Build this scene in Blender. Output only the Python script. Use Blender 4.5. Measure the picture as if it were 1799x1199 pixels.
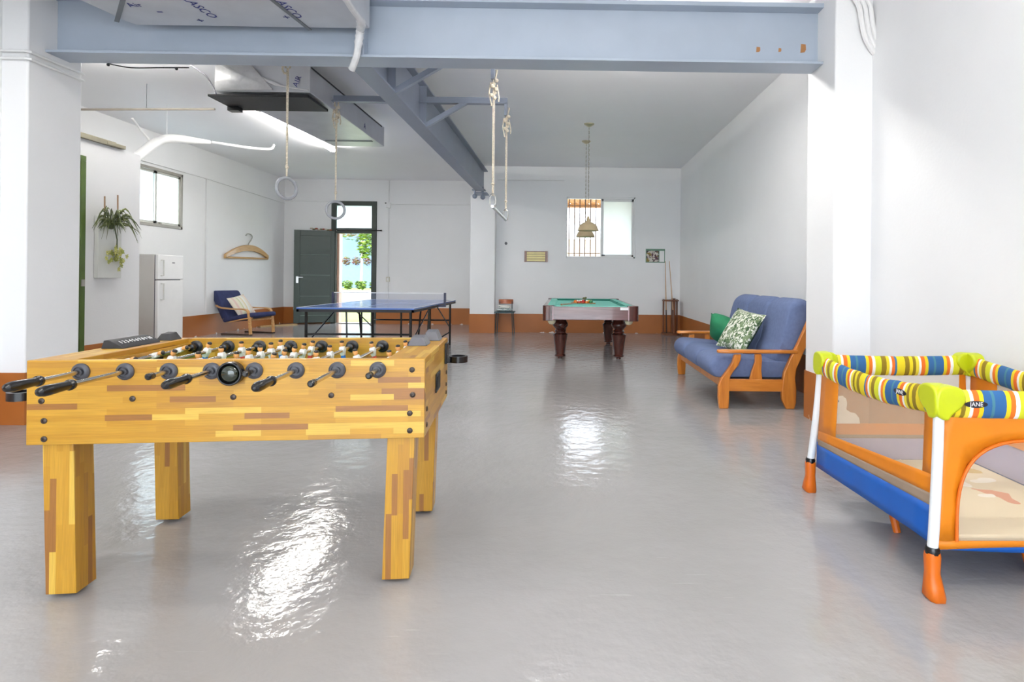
import bpy, bmesh, math, random
from mathutils import Matrix, Vector

random.seed(7)
for o in list(bpy.data.objects):
    bpy.data.objects.remove(o, do_unlink=True)
SC = bpy.context.scene
COL = SC.collection
PI = math.pi

# ---------------------------------------------------------------- camera
W_PX, H_PX = 1799.0, 1199.0
FPX, CAMH, CX, CY, YAW, PIT, ROL = 1000.0, 1.15, 1004.7, 488.5, .0142, .0013, .0098
_f = Vector((math.sin(YAW) * math.cos(PIT), math.cos(YAW) * math.cos(PIT), math.sin(PIT)))
_r0 = Vector((math.cos(YAW), -math.sin(YAW), 0))
_u0 = _r0.cross(_f)
_r = math.cos(ROL) * _r0 + math.sin(ROL) * _u0
_u = -math.sin(ROL) * _r0 + math.cos(ROL) * _u0
camd = bpy.data.cameras.new('camera')
cam = bpy.data.objects.new('camera', camd)
COL.objects.link(cam)
mw = Matrix.Identity(4)
for i in range(3):
    mw[i][0], mw[i][1], mw[i][2] = _r[i], _u[i], -_f[i]
mw[2][3] = CAMH
cam.matrix_world = mw
camd.sensor_fit = 'HORIZONTAL'
camd.sensor_width = 36
camd.lens = FPX / W_PX * 36
camd.shift_x = (W_PX / 2 - CX) / W_PX
camd.shift_y = (CY - H_PX / 2) / W_PX
camd.clip_start = .05
SC.camera = cam

# ---------------------------------------------------------------- world, sun, exposure
SC.view_settings.view_transform = 'Standard'
SC.view_settings.look = 'None'
SC.view_settings.exposure = -0.05
SC.view_settings.gamma = 1.0
SC.view_settings.use_curve_mapping = False
wd = bpy.data.worlds.new('sky')
SC.world = wd
wd.use_nodes = True
bg = wd.node_tree.nodes['Background']
bg.inputs[0].default_value = (.80, .90, 1.0, 1)
bg.inputs[1].default_value = 8.5
sund = bpy.data.lights.new('sun', 'SUN')
sun = bpy.data.objects.new('sun', sund)
COL.objects.link(sun)
sund.energy = 5.5
sund.angle = .01
sund.color = (1, .95, .86)
sun.rotation_euler = Vector((.45, .40, -1.0)).to_track_quat('-Z', 'Y').to_euler()
TUBE_POWER = 94.0


def portal(loc, direction, sx, sy):
    d = bpy.data.lights.new('daylight_portal', 'AREA')
    d.shape = 'RECTANGLE'; d.size = sx; d.size_y = sy
    d.cycles.is_portal = True
    o = bpy.data.objects.new('daylight_portal', d)
    COL.objects.link(o)
    o.location = loc
    o.rotation_euler = Vector(direction).to_track_quat('-Z', 'Z').to_euler()
    return o


portal((-5.13, 14.5, 1.5), (0, -1, 0), 1.1, 2.9)
portal((.78, 12.5, 2.24), (0, -1, 0), 1.45, 1.3)
portal((-7.2, 9.6, 2.44), (1, 0, 0), 1.4, 1.0)
portal((-.9, -3.6, 1.4), (0, 1, 0), 5.0, 2.8)  # daylight through the added opening behind the camera


# ---------------------------------------------------------------- photo pixel -> place
def ray(u, v):
    return (u - CX) / FPX * _r + (CY - v) / FPX * _u + _f


def fl(u, v, z=0.0):
    d = ray(u, v); t = (z - CAMH) / d.z
    return Vector((d.x * t, d.y * t, z))


def aY(u, v, Y):
    d = ray(u, v); t = Y / d.y
    return Vector((d.x * t, Y, CAMH + d.z * t))


def aX(u, v, X):
    d = ray(u, v); t = X / d.x
    return Vector((X, d.y * t, CAMH + d.z * t))


# ---------------------------------------------------------------- materials
def lin(c):
    return tuple((x / 255 / 12.92) if x / 255 <= .04045 else ((x / 255 + .055) / 1.055) ** 2.4 for x in c) + (1,)


MATS = {}


def nodes_of(name):
    m = bpy.data.materials.new(name)
    m.use_nodes = True
    nt = m.node_tree
    MATS[name] = m
    return m, nt, nt.nodes['Principled BSDF']


def mat(name, col, rough=.5, metal=0.0, var=.05, scale=8.0, bump=0.0, bscale=60.0, coat=0.0, spec=.5, col2=None, stretch=(1, 1, 1)):
    if name in MATS:
        return MATS[name]
    m, nt, b = nodes_of(name)
    N, L = nt.nodes, nt.links
    tc = N.new('ShaderNodeTexCoord')
    mp = N.new('ShaderNodeMapping'); mp.inputs['Scale'].default_value = stretch
    L.new(tc.outputs['Object'], mp.inputs[0])
    nz = N.new('ShaderNodeTexNoise'); nz.inputs['Scale'].default_value = scale; nz.inputs['Detail'].default_value = 4
    L.new(mp.outputs[0], nz.inputs['Vector'])
    rp = N.new('ShaderNodeValToRGB')
    c = lin(col)
    if col2:
        rp.color_ramp.elements[0].color = lin(col2); rp.color_ramp.elements[1].color = c
    else:
        rp.color_ramp.elements[0].color = tuple(x * (1 - var) for x in c[:3]) + (1,)
        rp.color_ramp.elements[1].color = tuple(min(1, x * (1 + var)) for x in c[:3]) + (1,)
    rp.color_ramp.elements[0].position = .35; rp.color_ramp.elements[1].position = .65
    L.new(nz.outputs['Fac'], rp.inputs[0]); L.new(rp.outputs[0], b.inputs['Base Color'])
    b.inputs['Roughness'].default_value = rough; b.inputs['Metallic'].default_value = metal
    b.inputs['Coat Weight'].default_value = coat; b.inputs['Specular IOR Level'].default_value = spec
    if bump:
        n2 = N.new('ShaderNodeTexNoise'); n2.inputs['Scale'].default_value = bscale; n2.inputs['Detail'].default_value = 3
        L.new(tc.outputs['Object'], n2.inputs['Vector'])
        bp = N.new('ShaderNodeBump'); bp.inputs['Strength'].default_value = bump; bp.inputs['Distance'].default_value = .01
        L.new(n2.outputs['Fac'], bp.inputs['Height']); L.new(bp.outputs[0], b.inputs['Normal'])
    return m


def blockwood(name, axis, row=.021, length=.26):
    """laminate print of glued wood strips running along object axis"""
    m, nt, b = nodes_of(name)
    N, L = nt.nodes, nt.links
    tc = N.new('ShaderNodeTexCoord')
    sp = N.new('ShaderNodeSeparateXYZ'); L.new(tc.outputs['Object'], sp.inputs[0])
    cb = N.new('ShaderNodeCombineXYZ')
    ad = N.new('ShaderNodeMath'); ad.operation = 'ADD'
    others = [a for a in 'XYZ' if a != axis]
    L.new(sp.outputs[others[0]], ad.inputs[0]); L.new(sp.outputs[others[1]], ad.inputs[1])
    L.new(sp.outputs[axis], cb.inputs['X']); L.new(ad.outputs[0], cb.inputs['Y'])
    br = N.new('ShaderNodeTexBrick')
    br.offset = .37; br.offset_frequency = 2; br.squash = .6; br.squash_frequency = 3
    br.inputs['Color1'].default_value = (0, 0, 0, 1); br.inputs['Color2'].default_value = (1, 1, 1, 1)
    br.inputs['Mortar Size'].default_value = 0; br.inputs['Scale'].default_value = 1
    br.inputs['Brick Width'].default_value = length; br.inputs['Row Height'].default_value = row
    L.new(cb.outputs[0], br.inputs['Vector'])
    rp = N.new('ShaderNodeValToRGB'); cr = rp.color_ramp; cr.interpolation = 'CONSTANT'
    stops = [(0, (148, 98, 44)), (.12, (175, 125, 40)), (.24, (186, 137, 40)), (.5, (181, 131, 35)), (.68, (191, 142, 44)), (.87, (208, 168, 70))]
    cr.elements[0].position, cr.elements[0].color = 0, lin(stops[0][1])
    cr.elements[1].position, cr.elements[1].color = stops[1][0], lin(stops[1][1])
    for p, c in stops[2:]:
        e = cr.elements.new(p); e.color = lin(c)
    L.new(br.outputs['Color'], rp.inputs[0])
    # fine grain along the strips
    mp = N.new('ShaderNodeMapping'); mp.inputs['Scale'].default_value = (9, 260, 1)
    L.new(cb.outputs[0], mp.inputs[0])
    nz = N.new('ShaderNodeTexNoise'); nz.inputs['Scale'].default_value = 1; nz.inputs['Detail'].default_value = 5
    L.new(mp.outputs[0], nz.inputs['Vector'])
    mr = N.new('ShaderNodeMapRange'); mr.inputs[1].default_value = .3; mr.inputs[2].default_value = .7; mr.inputs[3].default_value = .82; mr.inputs[4].default_value = 1.08
    L.new(nz.outputs['Fac'], mr.inputs[0])
    mx = N.new('ShaderNodeMix'); mx.data_type = 'RGBA'; mx.blend_type = 'MULTIPLY'; mx.inputs['Factor'].default_value = 1
    L.new(rp.outputs[0], mx.inputs['A']); L.new(mr.outputs[0], mx.inputs['B'])
    L.new(mx.outputs['Result'], b.inputs['Base Color'])
    b.inputs['Roughness'].default_value = .33
    return m


def grainwood(name, c1, c2, axis=2, rough=.35, s=6.0, coat=.2):
    m, nt, b = nodes_of(name)
    N, L = nt.nodes, nt.links
    tc = N.new('ShaderNodeTexCoord'); mp = N.new('ShaderNodeMapping')
    sc = [s * 6] * 3; sc[axis] = s * .6
    mp.inputs['Scale'].default_value = sc
    L.new(tc.outputs['Object'], mp.inputs[0])
    nz = N.new('ShaderNodeTexNoise'); nz.inputs['Scale'].default_value = 1; nz.inputs['Detail'].default_value = 6; nz.inputs['Distortion'].default_value = .6
    L.new(mp.outputs[0], nz.inputs['Vector'])
    rp = N.new('ShaderNodeValToRGB')
    rp.color_ramp.elements[0].position, rp.color_ramp.elements[0].color = .3, lin(c1)
    rp.color_ramp.elements[1].position, rp.color_ramp.elements[1].color = .7, lin(c2)
    L.new(nz.outputs['Fac'], rp.inputs[0]); L.new(rp.outputs[0], b.inputs['Base Color'])
    b.inputs['Roughness'].default_value = rough; b.inputs['Coat Weight'].default_value = coat
    return m


def stripes(name, axis, period, seq, rough=.85, skew=None):
    """woven stripes; seq = [(start fraction, colour)]"""
    m, nt, b = nodes_of(name)
    N, L = nt.nodes, nt.links
    tc = N.new('ShaderNodeTexCoord'); sp = N.new('ShaderNodeSeparateXYZ'); L.new(tc.outputs['Object'], sp.inputs[0])
    a = N.new('ShaderNodeMath'); a.operation = 'MULTIPLY'; a.inputs[1].default_value = 1 / period
    L.new(sp.outputs[axis], a.inputs[0])
    src = a
    if skew:
        k = N.new('ShaderNodeMath'); k.operation = 'MULTIPLY_ADD'; k.inputs[1].default_value = skew[1] / period
        L.new(sp.outputs[skew[0]], k.inputs[0]); L.new(a.outputs[0], k.inputs[2]); src = k
    fr = N.new('ShaderNodeMath'); fr.operation = 'FRACT'; L.new(src.outputs[0], fr.inputs[0])
    rp = N.new('ShaderNodeValToRGB'); cr = rp.color_ramp; cr.interpolation = 'CONSTANT'
    cr.elements[0].position, cr.elements[0].color = seq[0][0], lin(seq[0][1])
    cr.elements[1].position, cr.elements[1].color = seq[1][0], lin(seq[1][1])
    for p, c in seq[2:]:
        cr.elements.new(p).color = lin(c)
    L.new(fr.outputs[0], rp.inputs[0]); L.new(rp.outputs[0], b.inputs['Base Color'])
    b.inputs['Roughness'].default_value = rough
    return m


def emis(name, col, strength):
    m, nt, b = nodes_of(name)
    b.inputs['Base Color'].default_value = lin(col)
    b.inputs['Emission Color'].default_value = lin(col)
    b.inputs['Emission Strength'].default_value = strength
    return m


def frosted(name, col=(240, 246, 246), tint=.75):
    m, nt, b = nodes_of(name)
    N, L = nt.nodes, nt.links
    t = N.new('ShaderNodeBsdfTranslucent'); t.inputs[0].default_value = lin(col)
    nz = N.new('ShaderNodeTexNoise'); nz.inputs['Scale'].default_value = 300
    bp = N.new('ShaderNodeBump'); bp.inputs['Strength'].default_value = .1; L.new(nz.outputs['Fac'], bp.inputs['Height']); L.new(bp.outputs[0], b.inputs['Normal'])
    b.inputs['Base Color'].default_value = lin(col); b.inputs['Roughness'].default_value = .35
    mx = N.new('ShaderNodeMixShader'); mx.inputs[0].default_value = tint
    L.new(b.outputs[0], mx.inputs[1]); L.new(t.outputs[0], mx.inputs[2])
    L.new(mx.outputs[0], N['Material Output'].inputs[0])
    return m


def seethrough(name, col, opacity, rough=.6, weave=0.0):
    """thin sheet: clear glass (low opacity) or netting"""
    m, nt, b = nodes_of(name)
    N, L = nt.nodes, nt.links
    t = N.new('ShaderNodeBsdfTransparent')
    b.inputs['Base Color'].default_value = lin(col); b.inputs['Roughness'].default_value = rough
    mx = N.new('ShaderNodeMixShader'); mx.inputs[0].default_value = opacity
    if weave:
        tc = N.new('ShaderNodeTexCoord'); wv = N.new('ShaderNodeTexNoise'); wv.inputs['Scale'].default_value = weave
        L.new(tc.outputs['Object'], wv.inputs['Vector'])
        mr = N.new('ShaderNodeMapRange'); mr.inputs[1].default_value = .3; mr.inputs[2].default_value = .7
        mr.inputs[3].default_value = opacity - .08; mr.inputs[4].default_value = opacity + .08
        L.new(wv.outputs['Fac'], mr.inputs[0]); L.new(mr.outputs[0], mx.inputs[0])
    L.new(t.outputs[0], mx.inputs[1]); L.new(b.outputs[0], mx.inputs[2])
    L.new(mx.outputs[0], N['Material Output'].inputs[0])
    return m


def floor_material():
    m, nt, b = nodes_of('grey_floor_paint')
    N, L = nt.nodes, nt.links
    tc = N.new('ShaderNodeTexCoord')
    n1 = N.new('ShaderNodeTexNoise'); n1.inputs['Scale'].default_value = .9; n1.inputs['Detail'].default_value = 5
    L.new(tc.outputs['Object'], n1.inputs['Vector'])
    rp = N.new('ShaderNodeValToRGB')
    rp.color_ramp.elements[0].position, rp.color_ramp.elements[0].color = .3, lin((157, 154, 153))
    rp.color_ramp.elements[1].position, rp.color_ramp.elements[1].color = .7, lin((167, 164, 164))
    L.new(n1.outputs['Fac'], rp.inputs[0])
    # trowel streaks and fine scratches
    mp = N.new('ShaderNodeMapping'); mp.inputs['Scale'].default_value = (1.2, 14, 1); mp.inputs['Rotation'].default_value = (0, 0, .9)
    L.new(tc.outputs['Object'], mp.inputs[0])
    n2 = N.new('ShaderNodeTexNoise'); n2.inputs['Scale'].default_value = 3; n2.inputs['Detail'].default_value = 7
    L.new(mp.outputs[0], n2.inputs['Vector'])
    r2 = N.new('ShaderNodeMapRange'); r2.inputs[1].default_value = .68; r2.inputs[2].default_value = .74; r2.inputs[3].default_value = 0; r2.inputs[4].default_value = .25
    L.new(n2.outputs['Fac'], r2.inputs[0])
    mx = N.new('ShaderNodeMix'); mx.data_type = 'RGBA'; L.new(r2.outputs[0], mx.inputs['Factor'])
    L.new(rp.outputs[0], mx.inputs['A']); mx.inputs['B'].default_value = lin((196, 194, 193))
    L.new(mx.outputs['Result'], b.inputs['Base Color'])
    b.inputs['Roughness'].default_value = .11
    b.inputs['Specular IOR Level'].default_value = .6
    mpb = N.new('ShaderNodeMapping'); mpb.inputs['Scale'].default_value = (1, 1, 1)
    L.new(tc.outputs['Object'], mpb.inputs[0])
    nb = N.new('ShaderNodeTexNoise'); nb.inputs['Scale'].default_value = 9.0; nb.inputs['Detail'].default_value = 4; nb.inputs['Roughness'].default_value = .55
    L.new(mpb.outputs[0], nb.inputs['Vector'])
    bp = N.new('ShaderNodeBump'); bp.inputs['Strength'].default_value = .10; bp.inputs['Distance'].default_value = .05
    L.new(nb.outputs['Fac'], bp.inputs['Height']); L.new(bp.outputs[0], b.inputs['Normal'])
    return m


def chipped(name, base, chip, zlow, zhigh):
    """skirting paint that flakes off near its bottom"""
    m, nt, b = nodes_of(name)
    N, L = nt.nodes, nt.links
    tc = N.new('ShaderNodeTexCoord')
    nz = N.new('ShaderNodeTexNoise'); nz.inputs['Scale'].default_value = 7; nz.inputs['Detail'].default_value = 6
    L.new(tc.outputs['Object'], nz.inputs['Vector'])
    sp = N.new('ShaderNodeSeparateXYZ'); L.new(tc.outputs['Object'], sp.inputs[0])
    mr = N.new('ShaderNodeMapRange'); mr.inputs[1].default_value = zlow; mr.inputs[2].default_value = zhigh; mr.inputs[3].default_value = .13; mr.inputs[4].default_value = -.2
    L.new(sp.outputs['Z'], mr.inputs[0])
    ad = N.new('ShaderNodeMath'); ad.operation = 'ADD'; L.new(nz.outputs['Fac'], ad.inputs[0]); L.new(mr.outputs[0], ad.inputs[1])
    gt = N.new('ShaderNodeMath'); gt.operation = 'GREATER_THAN'; gt.inputs[1].default_value = .72; L.new(ad.outputs[0], gt.inputs[0])
    n2 = N.new('ShaderNodeTexNoise'); n2.inputs['Scale'].default_value = 2.5; L.new(tc.outputs['Object'], n2.inputs['Vector'])
    rp = N.new('ShaderNodeValToRGB')
    c = lin(base)
    rp.color_ramp.elements[0].position, rp.color_ramp.elements[0].color = .3, tuple(x * .9 for x in c[:3]) + (1,)
    rp.color_ramp.elements[1].position, rp.color_ramp.elements[1].color = .7, c
    L.new(n2.outputs['Fac'], rp.inputs[0])
    mx = N.new('ShaderNodeMix'); mx.data_type = 'RGBA'; L.new(gt.outputs[0], mx.inputs['Factor'])
    L.new(rp.outputs[0], mx.inputs['A']); mx.inputs['B'].default_value = lin(chip)
    L.new(mx.outputs['Result'], b.inputs['Base Color']); b.inputs['Roughness'].default_value = .45
    return m


def print_mat(name, base, cols, scale, rough=.85, thr=.52, stretch=(1, 1, 1), distort=1.5):
    """printed fabric: blotches of several colours on a base"""
    m, nt, b = nodes_of(name)
    N, L = nt.nodes, nt.links
    tc = N.new('ShaderNodeTexCoord'); mp = N.new('ShaderNodeMapping'); mp.inputs['Scale'].default_value = stretch
    L.new(tc.outputs['Object'], mp.inputs[0])
    cur = None
    for i, c in enumerate(cols):
        nz = N.new('ShaderNodeTexNoise'); nz.noise_dimensions = '4D'; nz.inputs['W'].default_value = i * 3.7 + .5
        nz.inputs['Scale'].default_value = scale; nz.inputs['Detail'].default_value = 2; nz.inputs['Distortion'].default_value = distort
        L.new(mp.outputs[0], nz.inputs['Vector'])
        gt = N.new('ShaderNodeMath'); gt.operation = 'GREATER_THAN'; gt.inputs[1].default_value = thr; L.new(nz.outputs['Fac'], gt.inputs[0])
        mx = N.new('ShaderNodeMix'); mx.data_type = 'RGBA'; L.new(gt.outputs[0], mx.inputs['Factor'])
        if cur is None:
            mx.inputs['A'].default_value = lin(base)
        else:
            L.new(cur, mx.inputs['A'])
        mx.inputs['B'].default_value = lin(c)
        cur = mx.outputs['Result']
    L.new(cur, b.inputs['Base Color']); b.inputs['Roughness'].default_value = rough
    return m


WALL = mat('white_wall_paint', (241, 241, 242), .55, var=.012, scale=1.5, bump=.08, bscale=45)
CEIL = mat('white_ceiling_paint', (244, 244, 247), .6, var=.012, scale=1.2)
FLOOR = floor_material()
BAND = chipped('brown_skirting_paint', (174, 104, 46), (226, 214, 204), .0, .12)
STEEL = mat('blue_grey_steel_paint', (172, 183, 198), .38, var=.03, scale=2.5)
STEEL_D = mat('grey_steel_paint', (140, 148, 164), .42, var=.03, scale=3)
FOIL = mat('aluminium_foil_board', (206, 208, 213), .34, metal=.25, var=.05, scale=4, bump=.12, bscale=9)
TAPE = mat('white_foil_tape', (226, 226, 228), .4, var=.05, scale=20, bump=.3, bscale=25)
INK = mat('blue_ink', (52, 58, 128), .6)
BLACK = mat('black_plastic', (16, 16, 18), .25, var=.1)
BLACKM = mat('matt_black_plastic', (34, 34, 37), .55, var=.08)
GREYP = mat('grey_plastic', (92, 92, 98), .4, var=.06)
CHROME = mat('chrome_rod', (205, 203, 200), .2, metal=1.0, var=.03)
WHITE = mat('white_enamel', (238, 238, 238), .35, var=.01)
WHITEP = mat('white_plastic', (240, 240, 240), .4, var=.01)
ROPE = mat('beige_rope', (212, 200, 180), .9, var=.2, scale=90, bump=.5, bscale=200)
DARKGREEN = mat('dark_green_door_paint', (38, 56, 46), .4, var=.06, scale=4)
FRAMEGREEN = mat('grey_green_frame_paint', (62, 68, 62), .4, var=.06)
GREENPAINT = mat('moss_green_paint', (74, 96, 38), .4, var=.08)
FROST = frosted('frosted_glass')
GLASS = seethrough('clear_glass', (230, 240, 240), .06, rough=.05)
ALU = mat('aluminium_frame', (176, 172, 164), .4, metal=.4, var=.05)
WX = blockwood('strip_wood_along_length', 'X')
WY = blockwood('strip_wood_along_width', 'Y')
WZ = blockwood('strip_wood_upright', 'Z')
TUBE = emis('lit_fluorescent_tube', (255, 252, 246), TUBE_POWER)


# ---------------------------------------------------------------- mesh builder
PM = {}


class MB:
    def __init__(self):
        self.v, self.f, self.m, self.cur = [], [], [], 0

    def add(self, vs, fs):
        n = len(self.v)
        self.v += [Vector(p) for p in vs]
        for f in fs:
            self.f.append([i + n for i in f]); self.m.append(self.cur)
        return self

    def mat(self, i):
        self.cur = i
        return self

    def box(self, x0, x1, y0, y1, z0, z1):
        return self.add([(x, y, z) for z in (z0, z1) for y in (y0, y1) for x in (x0, x1)],
                        [(0, 1, 3, 2), (4, 5, 7, 6), (0, 1, 5, 4), (2, 3, 7, 6), (0, 2, 6, 4), (1, 3, 7, 5)])

    def obox(self, c, size, M):
        c = Vector(c); h = Vector(size) / 2
        vs = [c + M @ Vector((sx * h.x, sy * h.y, sz * h.z)) for sz in (-1, 1) for sy in (-1, 1) for sx in (-1, 1)]
        return self.add(vs, [(0, 1, 3, 2), (4, 5, 7, 6), (0, 1, 5, 4), (2, 3, 7, 6), (0, 2, 6, 4), (1, 3, 7, 5)])

    def bar(self, a, b, w, h, up=(0, 0, 1)):
        """box beam from a to b, w across, h along up"""
        a, b = Vector(a), Vector(b); d = (b - a).normalized()
        s = d.cross(Vector(up))
        if s.length < 1e-4: s = d.cross(Vector((0, 1, 0)))
        s.normalize(); t = s.cross(d)
        vs = [p + s * i * w / 2 + t * j * h / 2 for p in (a, b) for i, j in ((-1, -1), (1, -1), (1, 1), (-1, 1))]
        return self.add(vs, [(0, 1, 2, 3), (4, 5, 6, 7), (0, 1, 5, 4), (1, 2, 6, 5), (2, 3, 7, 6), (3, 0, 4, 7)])

    def prism(self, poly, axis, a0, a1):
        k = {'x': lambda p, a: (a, p[0], p[1]), 'y': lambda p, a: (p[0], a, p[1]), 'z': lambda p, a: (p[0], p[1], a)}[axis]
        n = len(poly)
        vs = [k(p, a0) for p in poly] + [k(p, a1) for p in poly]
        fs = [tuple(range(n)), tuple(range(n, 2 * n))] + [(i, (i + 1) % n, n + (i + 1) % n, n + i) for i in range(n)]
        return self.add(vs, fs)

    def tube(self, pts, r, n=10, closed=False, caps=True):
        pts = [Vector(p) for p in pts]; N = len(pts)
        rs = r if isinstance(r, (list, tuple)) else [r] * N
        vs, fs = [], []
        prev = None
        for i, p in enumerate(pts):
            if closed:
                d = pts[(i + 1) % N] - pts[i - 1]
            else:
                d = pts[min(i + 1, N - 1)] - pts[max(i - 1, 0)]
            d.normalize()
            if prev is None:
                a = d.cross(Vector((0, 0, 1)))
                if a.length < .05: a = d.cross(Vector((0, 1, 0)))
            else:
                a = prev - d * prev.dot(d)
            a.normalize(); prev = a
            b = d.cross(a)
            vs += [p + (a * math.cos(2 * PI * k / n) + b * math.sin(2 * PI * k / n)) * rs[i] for k in range(n)]
        for i in range(N if closed else N - 1):
            j = (i + 1) % N
            fs += [(i * n + k, i * n + (k + 1) % n, j * n + (k + 1) % n, j * n + k) for k in range(n)]
        if caps and not closed:
            fs += [tuple(range(n)), tuple(range((N - 1) * n, N * n))]
        return self.add(vs, fs)

    def lathe(self, prof, c=(0, 0, 0), n=20, axis=(0, 0, 1), caps=True):
        ax = Vector(axis).normalized()
        a = ax.cross(Vector((0, 1, 0)))
        if a.length < .05: a = ax.cross(Vector((1, 0, 0)))
        a.normalize(); b = ax.cross(a); c = Vector(c)
        vs = [c + ax * z + (a * math.cos(2 * PI * k / n) + b * math.sin(2 * PI * k / n)) * r for r, z in prof for k in range(n)]
        fs = [(i * n + k, i * n + (k + 1) % n, (i + 1) * n + (k + 1) % n, (i + 1) * n + k) for i in range(len(prof) - 1) for k in range(n)]
        if caps:
            fs += [tuple(range(n)), tuple(range((len(prof) - 1) * n, len(prof) * n))]
        return self.add(vs, fs)

    def ball(self, c, r, n=14, m=9):
        r = r if isinstance(r, (tuple, list)) else (r, r, r)
        c = Vector(c)
        vs = [c + Vector((0, 0, -r[2]))]
        for i in range(1, m):
            t = -PI / 2 + PI * i / m
            vs += [c + Vector((r[0] * math.cos(t) * math.cos(2 * PI * k / n), r[1] * math.cos(t) * math.sin(2 * PI * k / n), r[2] * math.sin(t))) for k in range(n)]
        vs.append(c + Vector((0, 0, r[2])))
        fs = [(0, 1 + (k + 1) % n, 1 + k) for k in range(n)]
        for i in range(m - 2):
            fs += [(1 + i * n + k, 1 + i * n + (k + 1) % n, 1 + (i + 1) * n + (k + 1) % n, 1 + (i + 1) * n + k) for k in range(n)]
        e = len(vs) - 1; s = 1 + (m - 2) * n
        fs += [(e, s + k, s + (k + 1) % n) for k in range(n)]
        return self.add(vs, fs)

    def grid(self, fn, nu, nv, wrap=False):
        vs = [fn(i / nu, j / nv) for j in range(nv + 1) for i in range(nu + (0 if wrap else 1))]
        w = nu if wrap else nu + 1
        fs = [(j * w + i, j * w + (i + 1) % w, (j + 1) * w + (i + 1) % w, (j + 1) * w + i) for j in range(nv) for i in range(nu)]
        return self.add(vs, fs)

    def sweep(self, rings, caps=True):
        n = len(rings[0]); vs = [p for r in rings for p in r]
        fs = [(i * n + k, i * n + (k + 1) % n, (i + 1) * n + (k + 1) % n, (i + 1) * n + k) for i in range(len(rings) - 1) for k in range(n)]
        if caps: fs += [tuple(range(n)), tuple(range((len(rings) - 1) * n, len(rings) * n))]
        return self.add(vs, fs)

    def pillow(self, M, w, h, t, n=16, pinch=.06):
        """cushion centred at M's origin, w along x, h along y, t thick along z"""
        for s in (1, -1):
            def fn(a, b, s=s):
                x, y = 2 * a - 1, 2 * b - 1
                k = max(0, (1 - abs(x) ** 2.6)) ** .5 * max(0, (1 - abs(y) ** 2.6)) ** .5
                px = x * (1 - pinch * (1 - abs(y) ** 2)); py = y * (1 - pinch * (1 - abs(x) ** 2))
                return M @ Vector((px * w / 2, py * h / 2, s * t / 2 * k))
            self.grid(fn, n, n)
        return self

    def text(self, s, size, M, extrude=.0005, align='CENTER', spacing=1.0):
        cu = bpy.data.curves.new('lettering', 'FONT')
        cu.body = s; cu.size = size; cu.extrude = extrude; cu.align_x = align; cu.align_y = 'CENTER'; cu.space_character = spacing
        cu.resolution_u = 2
        o = bpy.data.objects.new('lettering', cu); COL.objects.link(o)
        dg = bpy.context.evaluated_depsgraph_get()
        me = o.evaluated_get(dg).to_mesh()
        self.add([M @ v.co for v in me.vertices], [tuple(p.vertices) for p in me.polygons])
        o.evaluated_get(dg).to_mesh_clear()
        bpy.data.objects.remove(o, do_unlink=True)
        return self

    def build(self, name, mats, parent=None, smooth=35, bevel=0, segs=2, subsurf=0, label=None, weld=False, solid=0):
        vs = self.v
        if parent is not None:
            inv = PM[parent.name].inverted()
            vs = [inv @ p for p in vs]
        me = bpy.data.meshes.new(name)
        me.from_pydata([tuple(p) for p in vs], [], self.f)
        mats = mats if isinstance(mats, (list, tuple)) else [mats]
        for m in mats: me.materials.append(m)
        me.polygons.foreach_set('material_index', self.m)
        bm = bmesh.new(); bm.from_mesh(me)
        if weld: bmesh.ops.remove_doubles(bm, verts=bm.verts, dist=1e-5)
        bmesh.ops.recalc_face_normals(bm, faces=bm.faces)
        bm.to_mesh(me); bm.free()
        if smooth:
            me.polygons.foreach_set('use_smooth', [True] * len(me.polygons))
            me.set_sharp_from_angle(angle=math.radians(smooth))
        o = bpy.data.objects.new(name, me); COL.objects.link(o)
        if parent is not None:
            o.parent = parent; PM[o.name] = PM[parent.name]
        else:
            PM[o.name] = Matrix.Identity(4)
        if solid:
            md = o.modifiers.new('thickness', 'SOLIDIFY'); md.thickness = solid; md.offset = 0
        if bevel:
            md = o.modifiers.new('rounded_edges', 'BEVEL'); md.width = bevel; md.segments = segs; md.limit_method = 'ANGLE'; md.angle_limit = math.radians(40)
        if subsurf:
            md = o.modifiers.new('smooth', 'SUBSURF'); md.levels = subsurf; md.render_levels = subsurf
        if label: o['label'] = label
        return o


def thing(name, label, cat, loc=(0, 0, 0), rz=0.0, group=None):
    o = bpy.data.objects.new(name, None); COL.objects.link(o)
    o.location = loc; o.rotation_euler = (0, 0, rz)
    o.empty_display_size = .1
    PM[o.name] = Matrix.Translation(Vector(loc)) @ Matrix.Rotation(rz, 4, 'Z')
    o['label'] = label; o['category'] = cat
    if group: o['group'] = group
    return o


def tag(o, label, cat, group=None):
    o['label'] = label; o['category'] = cat
    if group: o['group'] = group
    return o


def struct(o):
    o['kind'] = 'structure'
    return o


def arc(c, r, a0, a1, n, plane='xz'):
    out = []
    for i in range(n + 1):
        a = a0 + (a1 - a0) * i / n
        p, q = r * math.cos(a), r * math.sin(a)
        out.append(Vector(c) + {'xz': Vector((p, 0, q)), 'yz': Vector((0, p, q)), 'xy': Vector((p, q, 0))}[plane])
    return out


def bez(pts, n=8):
    """Catmull-Rom through points"""
    pts = [Vector(p) for p in pts]; out = []
    for i in range(len(pts) - 1):
        p0, p1, p2, p3 = pts[max(i - 1, 0)], pts[i], pts[i + 1], pts[min(i + 2, len(pts) - 1)]
        for k in range(n):
            t = k / n
            out.append(.5 * ((2 * p1) + (p2 - p0) * t + (2 * p0 - 5 * p1 + 4 * p2 - p3) * t * t + (3 * p1 - p0 - 3 * p2 + p3) * t ** 3))
    out.append(pts[-1])
    return out

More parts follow.
